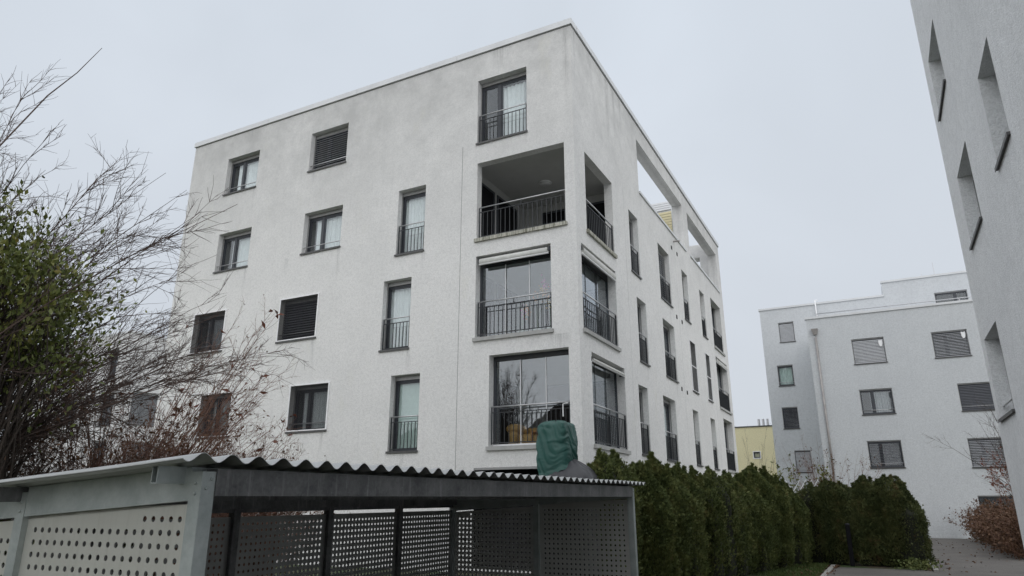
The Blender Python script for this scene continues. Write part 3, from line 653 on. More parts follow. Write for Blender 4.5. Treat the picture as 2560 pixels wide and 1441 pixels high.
shed = thing('bicycle_shed', SO, 'steel bicycle shed with corrugated roof and perforated panel walls beside the path', 'shed', rot=(R(.58), 0, R(.87)))
BAY, PW, PD, NL, ND = 1.74, .10, 1.64, 5, 2
LEN = BAY * NL + PW; DEP = BAY * ND + PW
SLP = .062
ztop = lambda x: 0.225 + H + SLP * x              # underside of the roof (x is negative towards the back)
def sbx(name, x0, x1, y0, y1, z0, z1, mat, parent=shed, slope=False):
    b = MB()
    if slope: b.hexa([(x0, y0, z0 + SLP * x0), (x1, y0, z0 + SLP * x1), (x1, y1, z0 + SLP * x1), (x0, y1, z0 + SLP * x0), (x0, y0, z1 + SLP * x0), (x1, y0, z1 + SLP * x1), (x1, y1, z1 + SLP * x1), (x0, y1, z1 + SLP * x0)])
    else: b.box(x0, x1, y0, y1, z0, z1)
    return b.build(name, M[mat], parent, local=True)
xs_posts = [-(BAY * k) for k in range(ND + 1)]; ys_posts = [BAY * k for k in range(NL + 1)]
for i, x in enumerate(xs_posts):
    for j, y in enumerate(ys_posts):
        if j in (0, NL) or i == ND: sbx('post', x - PW, x, y, y + PW, -.1, ztop(x - PW) - .02, 'galv' if not (i == ND and 0 < j < NL) else 'galv_dark')
# beams: front, back, sides (sloping)
sbx('front_beam', -PW + .012, .008, PW + .002, LEN - PW - .002, .055 + H, .215 + H, 'galv_dark')
sbx('back_beam', -DEP + .01, -DEP + PW - .01, PW, LEN - PW, -.12 + H, .0 + H, 'galv_dark')
for y0 in (0.004, LEN - PW + .004):
    for k in range(ND): sbx('side_beam', -BAY * (k + 1) + .001, -BAY * k - PW - .001, y0, y0 + .09, .035 + H, .232 + H, 'galv', slope=True)
for k, x in enumerate((-.155, -1.80, -3.42)):      # hollow purlins that stick out beyond the side walls
    t_ = .004; zt_ = ztop(x) + .012; b = MB()
    for (xa, xc, z0, z1) in ((x - .05, x, zt_ - t_, zt_), (x - .05, x, zt_ - .1, zt_ - .1 + t_), (x - .05, x - .05 + t_, zt_ - .1 + t_, zt_ - t_), (x - t_, x, zt_ - .1 + t_, zt_ - t_)): b.box(xa, xc, -.19, LEN + .2, z0, z1)
    b.build('purlin', M['galv_dark' if k else 'galv'], shed, local=True)
    MB().box(x - .05 + t_, x - t_, -.02, -.018, zt_ - .1 + t_, zt_ - t_).build('purlin_shade', M['dark'], shed, local=True)  # dark sheet in the open tube, standing for its shaded inside
bm2 = MB().lathe((0, 0, 0), [(.011, 0), (.011, .006), (.006, .009)], 6).mesh('bolt', M['galv'])
for (x, y, z, ry) in ((.0, .07, .155 + H, 90), (.0, .035, .10 + H, 90), (.0, .06, -.55 + H, 90), (.0, LEN - .05, .14 + H, 90)): piece('bolt', bm2, shed, (x, y, z), __import__('mathutils').Euler((0, R(ry), 0)), local=True)
for k in range(ND + 1):
    for z in (.13, .07): piece('bolt', bm2, shed, (-BAY * k - .05, .0, z + SLP * -BAY * k + H), __import__('mathutils').Euler((R(90), 0, 0)), local=True)
# corrugated roof
nz0 = __import__('mathutils').noise.noise
pit, amp, th = .2135, .026, .0035; y0r, y1r, x0r, x1r = -.25, LEN + .33, -DEP - .3, .12
ny = int((y1r - y0r) / pit * 14); V = []; Fq = []
xsr = [x0r + (x1r - x0r) * k / 6 for k in range(7)]
for s_, off in ((1, th), (0, 0)):
    for i in range(ny + 1):
        y = y0r + (y1r - y0r) * i / ny; zz = amp * math.cos(2 * math.pi * (y + .105) / pit)
        for x in xsr: V.append((x, y, ztop(x) + .012 + amp + zz * (1 + .10 * nz0(Vector((x * .4, y * 1.3, 2)))) + .006 * nz0(Vector((x * .8, y * .7, 0))) + off))
nc = 7; n1 = (ny + 1) * nc
for s_ in (0, 1):
    for i in range(ny):
        for k in range(nc - 1):
            a = s_ * n1 + i * nc + k; q = (a, a + 1, a + nc + 1, a + nc); Fq.append(q if s_ == 0 else q[::-1])
for i in range(ny):
    for k in (0, nc - 1): a = i * nc + k; Fq.append((a, a + nc, n1 + a + nc, n1 + a))
for k in range(nc - 1):
    for i in (0, ny): a = i * nc + k; Fq.append((a, a + 1, n1 + a + 1, n1 + a))
ro = bpy.data.objects.new('roof_sheet', np_mesh('roof_sheet', V, Fq, M['roofing'], True)); put(ro, shed, wm(shed))
# perforated panels: real holes in a 19 column grid
PIT, NC, HR = .08, 19, .0185
def perf_mesh(name, ztop_l, ztop_r, zbot, rows):
    """panel in local x 0..PD (x=0 front end), thickness along y; rows = list of (z, first column)"""
    b = MB(); x0 = (PD - PIT * (NC - 1)) / 2; th = .004; ns = 12
    xs = [x0 - PIT / 2 + PIT * k for k in range(NC + 1)]; zs = [r[0] for r in rows]; zlo = zs[-1] - PIT / 2; zhi = zs[0] + PIT / 2
    for s_ in (0, th):
        b.quad((0, s_, zbot), (PD, s_, zbot), (PD, s_, zlo), (0, s_, zlo)); b.quad((0, s_, zlo), (xs[0], s_, zlo), (xs[0], s_, zhi), (0, s_, zhi)); b.quad((xs[-1], s_, zlo), (PD, s_, zlo), (PD, s_, zhi), (xs[-1], s_, zhi))
        b.quad((0, s_, zhi), (PD, s_, zhi), (PD, s_, ztop_r), (0, s_, ztop_l))
    b.quad((0, 0, ztop_l), (PD, 0, ztop_r), (PD, th, ztop_r), (0, th, ztop_l)); b.quad((0, 0, zbot), (0, th, zbot), (0, th, ztop_l), (0, 0, ztop_l)); b.quad((PD, 0, zbot), (PD, th, zbot), (PD, th, ztop_r), (PD, 0, ztop_r))
    for z, c0, c1 in rows:
        for c in range(NC):
            cx = x0 + PIT * c; h = PIT / 2
            if not (c0 <= c < c1):
                for s_ in (0, th): b.quad((cx - h, s_, z - h), (cx + h, s_, z - h), (cx + h, s_, z + h), (cx - h, s_, z + h))
                continue
            n = len(b.v); st_ = 2 * ns            # ring angles 15, 45, 75 ...: every third one is the cell's corner
            for s_ in (0, th):
                cs = [(math.cos(2 * math.pi * (k + .5) / ns), math.sin(2 * math.pi * (k + .5) / ns)) for k in range(ns)]
                b.v += [(cx + co * HR, s_, z + si * HR) for co, si in cs]
                b.v += [(cx + co * h / max(abs(co), abs(si)), s_, z + si * h / max(abs(co), abs(si))) for co, si in cs]
            for k in range(ns):
                k2 = (k + 1) % ns
                for o in (n, n + st_): b.f.append((o + k, o + ns + k, o + ns + k2, o + k2))
                b.f.append((n + k, n + k2, n + st_ + k2, n + st_ + k))
    return b
def rows_for(ztl, ztr, zbot, zfirst):
    rows = []; z = zfirst
    x0 = (PD - PIT * (NC - 1)) / 2
    while z > zbot + .08:
        cols = [c for c in range(NC) if ztl + (ztr - ztl) * (x0 + PIT * c) / PD > z + .06]
        if cols: rows.append((z, cols[0], cols[-1] + 1))
        z -= PIT
    return rows
def side_panel(k, y, mt='panel'):
    xf = -BAY * k - PW                              # front end of this bay
    zt = lambda x: ztop(x) - .208
    zl, zr = zt(xf), zt(xf - PD); me = perf_mesh('perforated_panel', zl, zr, .12, rows_for(zl, zr, .12, -.08 + H - (0 if k == 0 else PIT))).mesh('perforated_panel', M[mt])
    # mesh x runs to the back: turn it by 180 degrees
    o = bpy.data.objects.new('perforated_panel', me); put(o, shed, wm(shed) @ Matrix.Translation((xf, y, 0)) @ Matrix.Rotation(math.pi, 4, 'Z'))
for k in range(ND):
    side_panel(k, .045); side_panel(k, LEN - .04, 'panel_end')
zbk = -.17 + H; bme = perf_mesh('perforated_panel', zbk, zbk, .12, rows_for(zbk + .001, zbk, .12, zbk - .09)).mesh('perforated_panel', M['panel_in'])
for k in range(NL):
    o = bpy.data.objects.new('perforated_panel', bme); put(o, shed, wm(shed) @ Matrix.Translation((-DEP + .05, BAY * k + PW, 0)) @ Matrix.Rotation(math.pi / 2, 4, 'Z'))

# ------------------------------------------------------------------ covered garden furniture behind the shed
def cloth_mat(name, c1, c2, rough=.45):
    m, t, b = nmat(name); v = pos(t)
    t.links.new(mix(t, ramp(t, noise(t, v, 3, 5), [(.3, 0), (.7, 1)]), c1, c2), b.inputs['Base Color']); b.inputs['Roughness'].default_value = rough
    g1 = N(t, 'ShaderNodeTexNoise'); g1.noise_type = 'RIDGED_MULTIFRACTAL'; g1.inputs['Scale'].default_value = 2.6; g1.inputs['Detail'].default_value = 3; g1.inputs['Distortion'].default_value = .6
    rm = N(t, 'ShaderNodeMapping'); rm.inputs['Rotation'].default_value = (.5, .6, .2); rm.inputs['Scale'].default_value = (1, 1, 2.2); t.links.new(v, rm.inputs['Vector']); t.links.new(rm.outputs[0], g1.inputs['Vector'])
    bump(t, b, g1.outputs[0], .03, 1.0); return m
M['tarp_green'] = cloth_mat('green_tarpaulin', (.010, .062, .050), (.018, .088, .072), .5); M['tarp_grey'] = cloth_mat('grey_tarpaulin', (.035, .035, .04), (.06, .06, .066), .55)
cx, cy = -5.52, 12.55
cov = thing('covered_garden_furniture', (cx, cy, 0), 'tall garden furniture wrapped in a green tarpaulin over a grey cover behind the shed', 'cover')
nz_n = __import__('mathutils').noise.noise
def wrap(name, prof, n, mat, sx, sy, seed, wob, tilt=0, hem=0):
    """rounded-square lathe with folds; prof = (radius, z, offset x)"""
    b = MB(); rg = random.Random(seed); ph = [rg.uniform(0, 6) for _ in range(8)]
    for (r, z, ox) in prof:
        for k in range(n):
            q = 2 * math.pi * k / n; co, si = math.cos(q), math.sin(q); sq = (abs(co) ** 4 + abs(si) ** 4) ** -.25
            pv = Vector((co * 1.3 + seed, si * 1.3, z * 1.6)); wv = z * 3.2 + co * 1.7 + 1.3 * nz_n(pv * .9)
            fold = (1 - abs(nz_n(Vector((wv * 1.5, co * .8, si * .8)))) * 2.2) + .5 * (1 - abs(nz_n(Vector((wv * 3.3 + 9, co * 1.6, si * 1.6)))) * 2.2)
            f = 1 + wob * (1.6 * nz_n(pv) + 1.5 * fold - 1.5)
            b.v.append((cx + ox + co * sq * r * sx * f, cy + si * sq * r * sy * f, z + H + tilt * co * r + hem * (1 - (z - prof[0][1]) / (prof[-1][1] - prof[0][1])) * co + .014 * math.sin(4 * q + ph[4]) + .01 * math.sin(11 * q + ph[5])))
    m = len(prof)
    for i in range(m - 1):
        for k in range(n): b.f.append((i * n + k, i * n + (k + 1) % n, (i + 1) * n + (k + 1) % n, (i + 1) * n + k))
    b.f.append(tuple(range((m - 1) * n, m * n))); return b.build(name, mat, cov, True)
gp = []
for i in range(60):
    t_ = i / 59; z = .55 + 1.02 * t_
    r = .345 - .02 * t_ + .05 * math.sin(t_ * 3.1) + (.05 * max(0, 1 - i / 5))
    if t_ > .9: r *= max(.06, 1 - ((t_ - .9) / .1) ** 3 * .94)
    gp.append((r, z, -.02 * t_))
wrap('green_cover', gp, 150, M['tarp_green'], .92, .9, 3, .042, .02, .13)
yp = []
for i in range(56):
    t_ = i / 55; z = -1.68 + 2.5 * t_; r = .62 - .06 * t_
    if t_ > .8: r *= max(.1, 1 - ((t_ - .8) / .2) ** 2.5 * .8)
    yp.append((r, z, .26))
wrap('grey_cover', yp, 150, M['tarp_grey'], .95, .75, 9, .035)
# ------------------------------------------------------------------ things inside the loggias
M['leather'] = plain('tan_leather', (.50, .30, .11), .4, 0, .15, 6); M['wood'] = plain('warm_wood', (.42, .19, .06), .45, 0, .2, 7); M['pot'] = plain('pale_pot', (.70, .72, .66), .5, 0, .05)
M['petal_y'] = plain('yellow_petals', (.75, .48, .10), .6, 0, .2, 20); M['petal_p'] = plain('pink_petals', (.55, .16, .40), .6, 0, .25, 20); M['petal_o'] = plain('orange_petals', (.7, .3, .12), .6, 0, .2, 20); M['stem'] = plain('green_stem', (.06, .12, .03), .6, 0, .2, 9)
def bevel_box(x0, x1, y0, y1, z0, z1, r):
    b = MB(); zs = [(z0, r), (z0 + r * .4, r * .35), (z0 + r, 0), (z1 - r, 0), (z1 - r * .4, r * .35), (z1, r)]
    for z, i in zs:
        for (px_, py_, ax, ay) in ((x0, y0, 1, 1), (x1, y0, -1, 1), (x1, y1, -1, -1), (x0, y1, 1, -1)):
            c_ = r
            if ax * ay > 0: pts = [(px_ + ax * i, py_ + ay * (c_ + i)), (px_ + ax * (c_ * .3 + i), py_ + ay * (c_ * .3 + i)), (px_ + ax * (c_ + i), py_ + ay * i)]
            else: pts = [(px_ + ax * (c_ + i), py_ + ay * i), (px_ + ax * (c_ * .3 + i), py_ + ay * (c_ * .3 + i)), (px_ + ax * i, py_ + ay * (c_ + i))]
            b.v += [(q[0], q[1], z) for q in pts]
    n = 12
    for j in range(5):
        for k in range(n): b.f.append((j * n + k, j * n + (k + 1) % n, (j + 1) * n + (k + 1) % n, (j + 1) * n + k))
    b.f += [tuple(reversed(range(n))), tuple(range(5 * n, 6 * n))]; return b
fz = 1.52 + H
ac = thing('armchair', (-8.9, 18.3, fz), 'tan leather armchair behind the glass of the lowest loggia', 'armchair')
bevel_box(-9.36, -9.08, 17.75, 18.6, fz, fz + .62, .09).build('armrest', M['leather'], ac, True)
bevel_box(-9.07, -8.3, 17.8, 18.5, fz + .08, fz + .42, .08).build('seat', M['leather'], ac, True)
bevel_box(-9.4, -8.3, 18.5, 18.85, fz + .1, fz + .66, .1).build('backrest', M['leather'], ac, True)
bevel_box(-9.43, -9.02, 17.72, 18.55, fz + .42, fz + .72, .12).build('arm_cushion', M['leather'], ac, True)
tb = thing('coffee_table', (-8.1, 18.0, fz), 'small wooden table beside the tan armchair in the lowest loggia', 'table')
bevel_box(-8.62, -7.7, 17.72, 18.25, fz + .43, fz + .47, .012).build('table_top', M['wood'], tb)
for x in (-8.6, -7.76):
    for y in (17.74, 18.19): MB().box(x, x + .045, y, y + .045, fz, fz + .43).build('leg', M['wood'], tb)
def flowers(loc, label, heads, mats, seed, hgt):
    rg = random.Random(seed); t0 = thing('potted_flowers', loc, label, 'flower pot', 'potted flowers in the glazed loggia')
    MB().lathe(loc, [(.09, 0), (.125, .13), (.135, .135), (.135, .16), (.11, .16)], 14).build('pot', M['pot'], t0, True)
    s_ = MB()
    for k in range(heads):
        tx, ty = rg.uniform(-.3, .3), rg.uniform(-.05, .15); h = hgt * rg.uniform(.6, 1)
        p0 = Vector(loc) + Vector((0, 0, .14)); p2 = p0 + Vector((tx, ty, h)); p1 = p0 + Vector((tx * .2, ty * .2, h * .6)); s_.tube([p0, p1, p2], .006, 4)
        fl = MB()
        for j in range(26):
            c = p2 + Vector((rg.gauss(0, .05), rg.gauss(0, .04), rg.gauss(-.05, .11))); a = Vector((rg.uniform(-1, 1), rg.uniform(-1, 1), rg.uniform(-1, 1))).normalized(); u = a.orthogonal().normalized() * .028; v_ = a.cross(u).normalized() * .028
            fl.quad(c - u, c - v_, c + u, c + v_)
        fl.build('blossom', mats[k % len(mats)], t0)
    s_.build('stem', M['stem'], t0)
z2 = 4.73 + H
flowers((-7.95, 17.75, z2), 'pink flowers in a pale pot at the pier side of the middle loggia', 6, [M['petal_p']], 1, 1.6)
flowers((-8.35, 17.72, z2), 'yellow orchids in a pale pot beside the pink flowers of the middle loggia', 4, [M['petal_y'], M['petal_o']], 2, 1.45)
flowers((-8.85, 17.70, z2), 'low orange and pink flowers in a pale pot, leftmost in the middle loggia', 3, [M['petal_o'], M['petal_p']], 5, .8)

# ------------------------------------------------------------------ vegetation
def leafmat(name, stops, rough=.5, scale=2.2, spec=.4):
    m, t, b = nmat(name); v = pos(t); n = noise(t, v, scale, 6, .75)
    t.links.new(ramp(t, n, stops), b.inputs['Base Color']); b.inputs['Roughness'].default_value = rough; b.inputs['Specular IOR Level'].default_value = spec; return m
M['thuja'] = leafmat('thuja_foliage', [(.28, (.042, .058, .020)), (.46, (.088, .112, .036)), (.60, (.15, .165, .055)), (.72, (.17, .115, .052))], .65, 2.6, .25)
M['thuja_dark'] = leafmat('thuja_dark_foliage', [(.28, (.036, .050, .020)), (.44, (.072, .090, .032)), (.58, (.115, .125, .046)), (.68, (.16, .10, .05))], .65, 2.6, .25)
M['thuja_core'] = plain('thuja_inner_shade', (.012, .014, .006), .95)  # near-black core colour stands for the shadow deep in the foliage
M['bark'] = plain('shrub_bark', (.095, .064, .052), .85, 0, .3, 20)
M['bark_red'] = plain('reddish_stem', (.185, .092, .060), .7, 0, .3, 15)
M['bark_dark'] = plain('dark_bark', (.05, .038, .03), .9, 0, .3, 15)
M['green_leaf'] = leafmat('evergreen_leaf', [(.30, (.06, .085, .022)), (.5, (.125, .15, .036)), (.62, (.21, .21, .05)), (.74, (.30, .21, .06))], .45, 3.0, .35)
M['red_leaf'] = leafmat('withered_red_leaf', [(.3, (.11, .03, .02)), (.6, (.20, .065, .035)), (.75, (.26, .13, .06))], .5, 9)
M['brown_leaf'] = leafmat('withered_brown_leaf', [(.3, (.06, .032, .018)), (.55, (.125, .065, .034)), (.75, (.22, .13, .07))], .7, 6)
M['grassb'] = leafmat('grass_blade', [(.3, (.04, .065, .014)), (.55, (.07, .11, .022)), (.7, (.12, .10, .04))], .6, 4)

class Twigs:
    """collects tapered 3-sided tubes; all arithmetic on plain tuples, one mesh at the end"""
    def __init__(s): s.V = []; s.F = []
    def add(s, pts, r0, r1):
        pts = np.asarray(pts, float); n = len(pts); t = np.gradient(pts, axis=0); t /= np.linalg.norm(t, axis=1)[:, None] + 1e-9
        ref = np.array([.31, .52, .79]); a = np.cross(t, ref); a /= np.linalg.norm(a, axis=1)[:, None] + 1e-9; b_ = np.cross(t, a)
        r = np.linspace(r0, r1, n)[:, None]; base = len(s.V) * 1
        ring = np.stack([pts + r * (a * math.cos(q) + b_ * math.sin(q)) for q in (0, 2.094, 4.189)], 1).reshape(-1, 3)
        o = sum(len(v) for v in s.V[-1:]) if False else s.__dict__.setdefault('n', 0)
        s.V.append(ring); s.n = o + len(ring)
        i = np.arange(n - 1)[:, None] * 3 + o; k = np.arange(3)[None]; k2 = (k + 1) % 3
        s.F.append(np.stack([i + k, i + k2, i + 3 + k2, i + 3 + k], -1).reshape(-1, 4))
    def build(s, name, mat, parent):
        o = bpy.data.objects.new(name, np_mesh(name, np.concatenate(s.V), np.concatenate(s.F), mat)); return put(o, parent, Matrix())
def rnd_dir(d, ang):
    """unit vector within about ang radians of d"""
    v = d + RNG.normal(0, ang * .6, 3); return v / np.linalg.norm(v)
def stem_path(p, d, length, n, wob, droop=0., lift=0.):
    pts = [np.array(p, float)]; d = np.array(d, float); st_ = length / n
    for i in range(n):
        d = d + RNG.normal(0, wob, 3) + np.array([0, 0, -droop + lift]); d /= np.linalg.norm(d); pts.append(pts[-1] + d * st_)
    return np.array(pts)
class Leaves:
    def __init__(s): s.c = []
    def add(s, p, d, size): s.c.append((p, d, size))
    def mesh(s, name, mat, wid=.42, fold=.25):
        P = np.array([c[0] for c in s.c]); D = np.array([c[1] for c in s.c]); S = np.array([c[2] for c in s.c])[:, None]; n = len(P)
        D = D / (np.linalg.norm(D, axis=1)[:, None] + 1e-9); A = np.cross(D, RNG.normal(0, 1, (n, 3))); A /= np.linalg.norm(A, axis=1)[:, None] + 1e-9; Nn = np.cross(D, A)
        v = np.stack([P, P + D * S * .5 + A * S * wid * .5 + Nn * S * fold * .4, P + D * S + Nn * S * fold * .15, P + D * S * .5 - A * S * wid * .5 + Nn * S * fold * .4], 1).reshape(-1, 3)
        f = np.arange(n)[:, None] * 4; F = np.concatenate([f + [0, 1, 2], f + [0, 2, 3]], 0)
        return np_mesh(name, v, F, mat)
    def build(s, name, mat, parent, **k):
        o = bpy.data.objects.new(name, s.mesh(name, mat, **k)); return put(o, parent, Matrix())

def fan_shrub(root, base, dirs, lens, rad, mat, sec=14, ter=4, wob=.06, droop=.02, seclen=1.1, spread=.75, start=.25, lv=None, seg=9):
    """many long arching stems from the base with side twigs and fine twigs"""
    tw = Twigs(); main_ = Twigs(); tips = []
    for d, ln in zip(dirs, lens):
        d = np.array(d, float); d /= np.linalg.norm(d); p0 = np.array(base) + RNG.normal(0, .22, 3) * [1, 1, 0]
        P = stem_path(p0, d, ln, seg, wob, droop); main_.add(P, rad * RNG.uniform(.75, 1.25), rad * .16); tips.append((P[-1], P[-1] - P[-2]))
        for k in range(sec):
            t_ = RNG.uniform(start, .97); f = t_ * seg; i = min(int(f), seg - 1); q = P[i] + (P[i + 1] - P[i]) * (f - i); dd = P[i + 1] - P[i]; dd /= np.linalg.norm(dd)
            sl_ = seclen * RNG.uniform(.45, 1.2) * (1.12 - t_ * .6); S = stem_path(q, rnd_dir(dd, spread), sl_, 5, .1, .005); r2 = rad * .44 * (1.1 - .5 * t_); tw.add(S, r2, r2 * .3)
            for j in range(ter):
                f2 = RNG.uniform(.2, .95) * 5; i2 = min(int(f2), 4); q2 = S[i2] + (S[i2 + 1] - S[i2]) * (f2 - i2); d2 = S[i2 + 1] - S[i2]; d2 /= np.linalg.norm(d2)
                Q = stem_path(q2, rnd_dir(d2, spread * 1.05), sl_ * RNG.uniform(.2, .5), 3, .14); tw.add(Q, r2 * .6, r2 * .3)
                if lv is not None and RNG.random() < lv[1]: lv[0].add(Q[-1], Q[-1] - Q[-2] + RNG.normal(0, .05, 3), RNG.uniform(*lv[2]))
    main_.build('stem', mat, root); tag(tw.build('twig', mat, root), kind='stuff')
    return tips
def cone_dirs(n, axis, ang, zmin=-1):
    o = []
    while len(o) < n:
        d = rnd_dir(np.array(axis, float) / np.linalg.norm(axis), ang)
        if d[2] > zmin: o.append(d)
    return o

# large bare shrub whose long shoots fan out over the shed
bx_, by_ = -8.9, 2.7
s1 = thing('bare_shrub', (bx_, by_, 0), 'tall bare shrub with long arching twigs fanning to the upper left sky', 'shrub')
dirs = []; lens = []
for k in range(86):                                   # shoots towards the building start steep and arch over
    e = R(RNG.uniform(46, 84)); dirs.append((RNG.normal(-.05, .18), math.cos(e), math.sin(e))); lens.append(RNG.uniform(3.9, 6.3))
dirs += cone_dirs(12, (-.2, -.4, .8), .5, .2); lens += list(RNG.uniform(3.4, 5.4, 12))
fan_shrub(s1, (bx_, by_, .8), dirs, lens, .0165, M['bark'], 24, 8, .045, .042, 1.1, .62, .22, seg=10)
sh = Twigs(); sh.add(np.array([(bx_, by_ + .1, .9), (bx_ + .02, 3.0, 2.6), (bx_, 3.3, 4.2), (bx_ - .03, 3.72, 5.7), (bx_, 4.15, 6.75), (bx_ + .03, 4.42, 7.25), (bx_, 4.68, 7.82)]), .02, .004); sh.build('long_shoot', M['bark'], s1)
tk = Twigs()
for k in range(7): tk.add(stem_path((bx_ + RNG.normal(0, .2), by_ + RNG.normal(0, .2), -.05), (RNG.normal(0, .15), RNG.normal(.1, .15), 1), 1.1, 4, .08), .06, .035)
tk.build('trunk', M['bark_dark'], s1)
# evergreen
s2 = thing('evergreen_shrub', (-8.4, 3.9, 0), 'leafy evergreen shrub with glossy green leaves at the left edge', 'shrub')
lv = Leaves(); ct = Twigs()
for k in range(235):
    u = RNG.normal(0, 1, 3); u /= np.linalg.norm(u); rr = RNG.uniform(.25, 1) ** .45
    rr *= 1 + .55 * nz_n(Vector(u * 1.9)); tip = np.array([-8.2, 3.75, 3.85]) + u * np.array([.85, 1.05, .85]) * rr
    tip[2] += .28 * (3.75 - tip[1])
    if k >= 185: tip = np.array([-8.3, 3.4, 2.75]) + u * np.array([.8, 1.2, .7]) * rr
    p0 = np.array([-8.4, 3.9, 1.4]) + RNG.normal(0, .2, 3); mid_ = (p0 + tip) / 2 + RNG.normal(0, .15, 3) + [0, 0, .2]
    ct.add(np.array([p0, mid_, tip]), .016, .004)
    for j in range(46 if k < 185 else 16):
        q = tip + RNG.normal(0, .16, 3); d = (tip - p0); d /= np.linalg.norm(d); lv.add(q, d + RNG.normal(0, .7, 3), RNG.uniform(.05, .095))
ct.add(np.array([(-8.4, 3.9, -.05), (-8.42, 3.92, .8), (-8.4, 3.9, 1.5)]), .07, .04); ct.build('stem', M['bark_dark'], s2)
tag(lv.build('foliage', M['green_leaf'], s2, wid=.5), kind='stuff')
# reddish stems with withered leaves at the tips
s3 = thing('red_stemmed_shrub', (-9.3, 6.0, 0), 'red stemmed shrub with a few withered red leaves on its shoot tips', 'shrub')
bl_ = Leaves()
dirs = cone_dirs(44, (-.05, .56, .78), .24, .3) + cone_dirs(30, (-.15, .85, .45), .25, .12) + cone_dirs(16, (0, -.1, .9), .35, .3)
tips = fan_shrub(s3, (-9.3, 6.0, .5), dirs, np.concatenate([RNG.uniform(2.8, 5.0, 44), RNG.uniform(2.6, 4.8, 30), RNG.uniform(2, 3.6, 16)]), .014, M['bark_red'], 11, 5, .04, .008, .75, .6, .3, (bl_, .10, (.04, .085)))
tag(bl_.build('withered_leaves', M['brown_leaf'], s3), kind='stuff')
one = Leaves(); one.add(np.zeros(3), np.array([0, 0, 1.]), .16); leaf_me = one.mesh('leaf', M['red_leaf'], wid=.36, fold=.5)
E_ = __import__('mathutils').Euler
for p, d in tips[:34]:
    for j in range(int(RNG.integers(1, 3))):
        piece('leaf', leaf_me, s3, p - d / np.linalg.norm(d) * .03 * j, E_((RNG.uniform(-2.2, 2.2), RNG.uniform(-2.2, 2.2), RNG.uniform(0, 6))), (1, 1, RNG.uniform(.7, 1.15)))
# dense low tangle behind the shed roof
for (px_, py_, lab, nn, hh) in ((-9.5, 4.3, 'dense brown tangle of twigs under the evergreen at the left edge', 105, 3.1), (-9.7, 6.5, 'dense brown twiggy shrub just above the middle of the shed side', 105, 2.75), (-9.8, 7.7, 'middle brown twiggy shrub of the thicket above the shed corner', 80, 2.7), (-9.9, 9.2, 'low brown twiggy shrub ending in front of the white wall', 80, 2.2)):
    s4 = thing('brown_shrub', (px_, py_, 0), lab, 'shrub', 'low twiggy shrubs behind the shed'); l4 = Leaves()
    dirs = cone_dirs(nn, (-.1, .25, .9), .62, .2)
    fan_shrub(s4, (px_, py_, .3), dirs, RNG.uniform(hh * .7, hh * 1.2, nn), .012, M['bark_red' if py_ > 5 else 'bark'], 17, 6, .09, .01, .62, .8, .15, (l4, .34, (.04, .09)))
    tag(l4.build('withered_leaves', M['brown_leaf'], s4), kind='stuff')

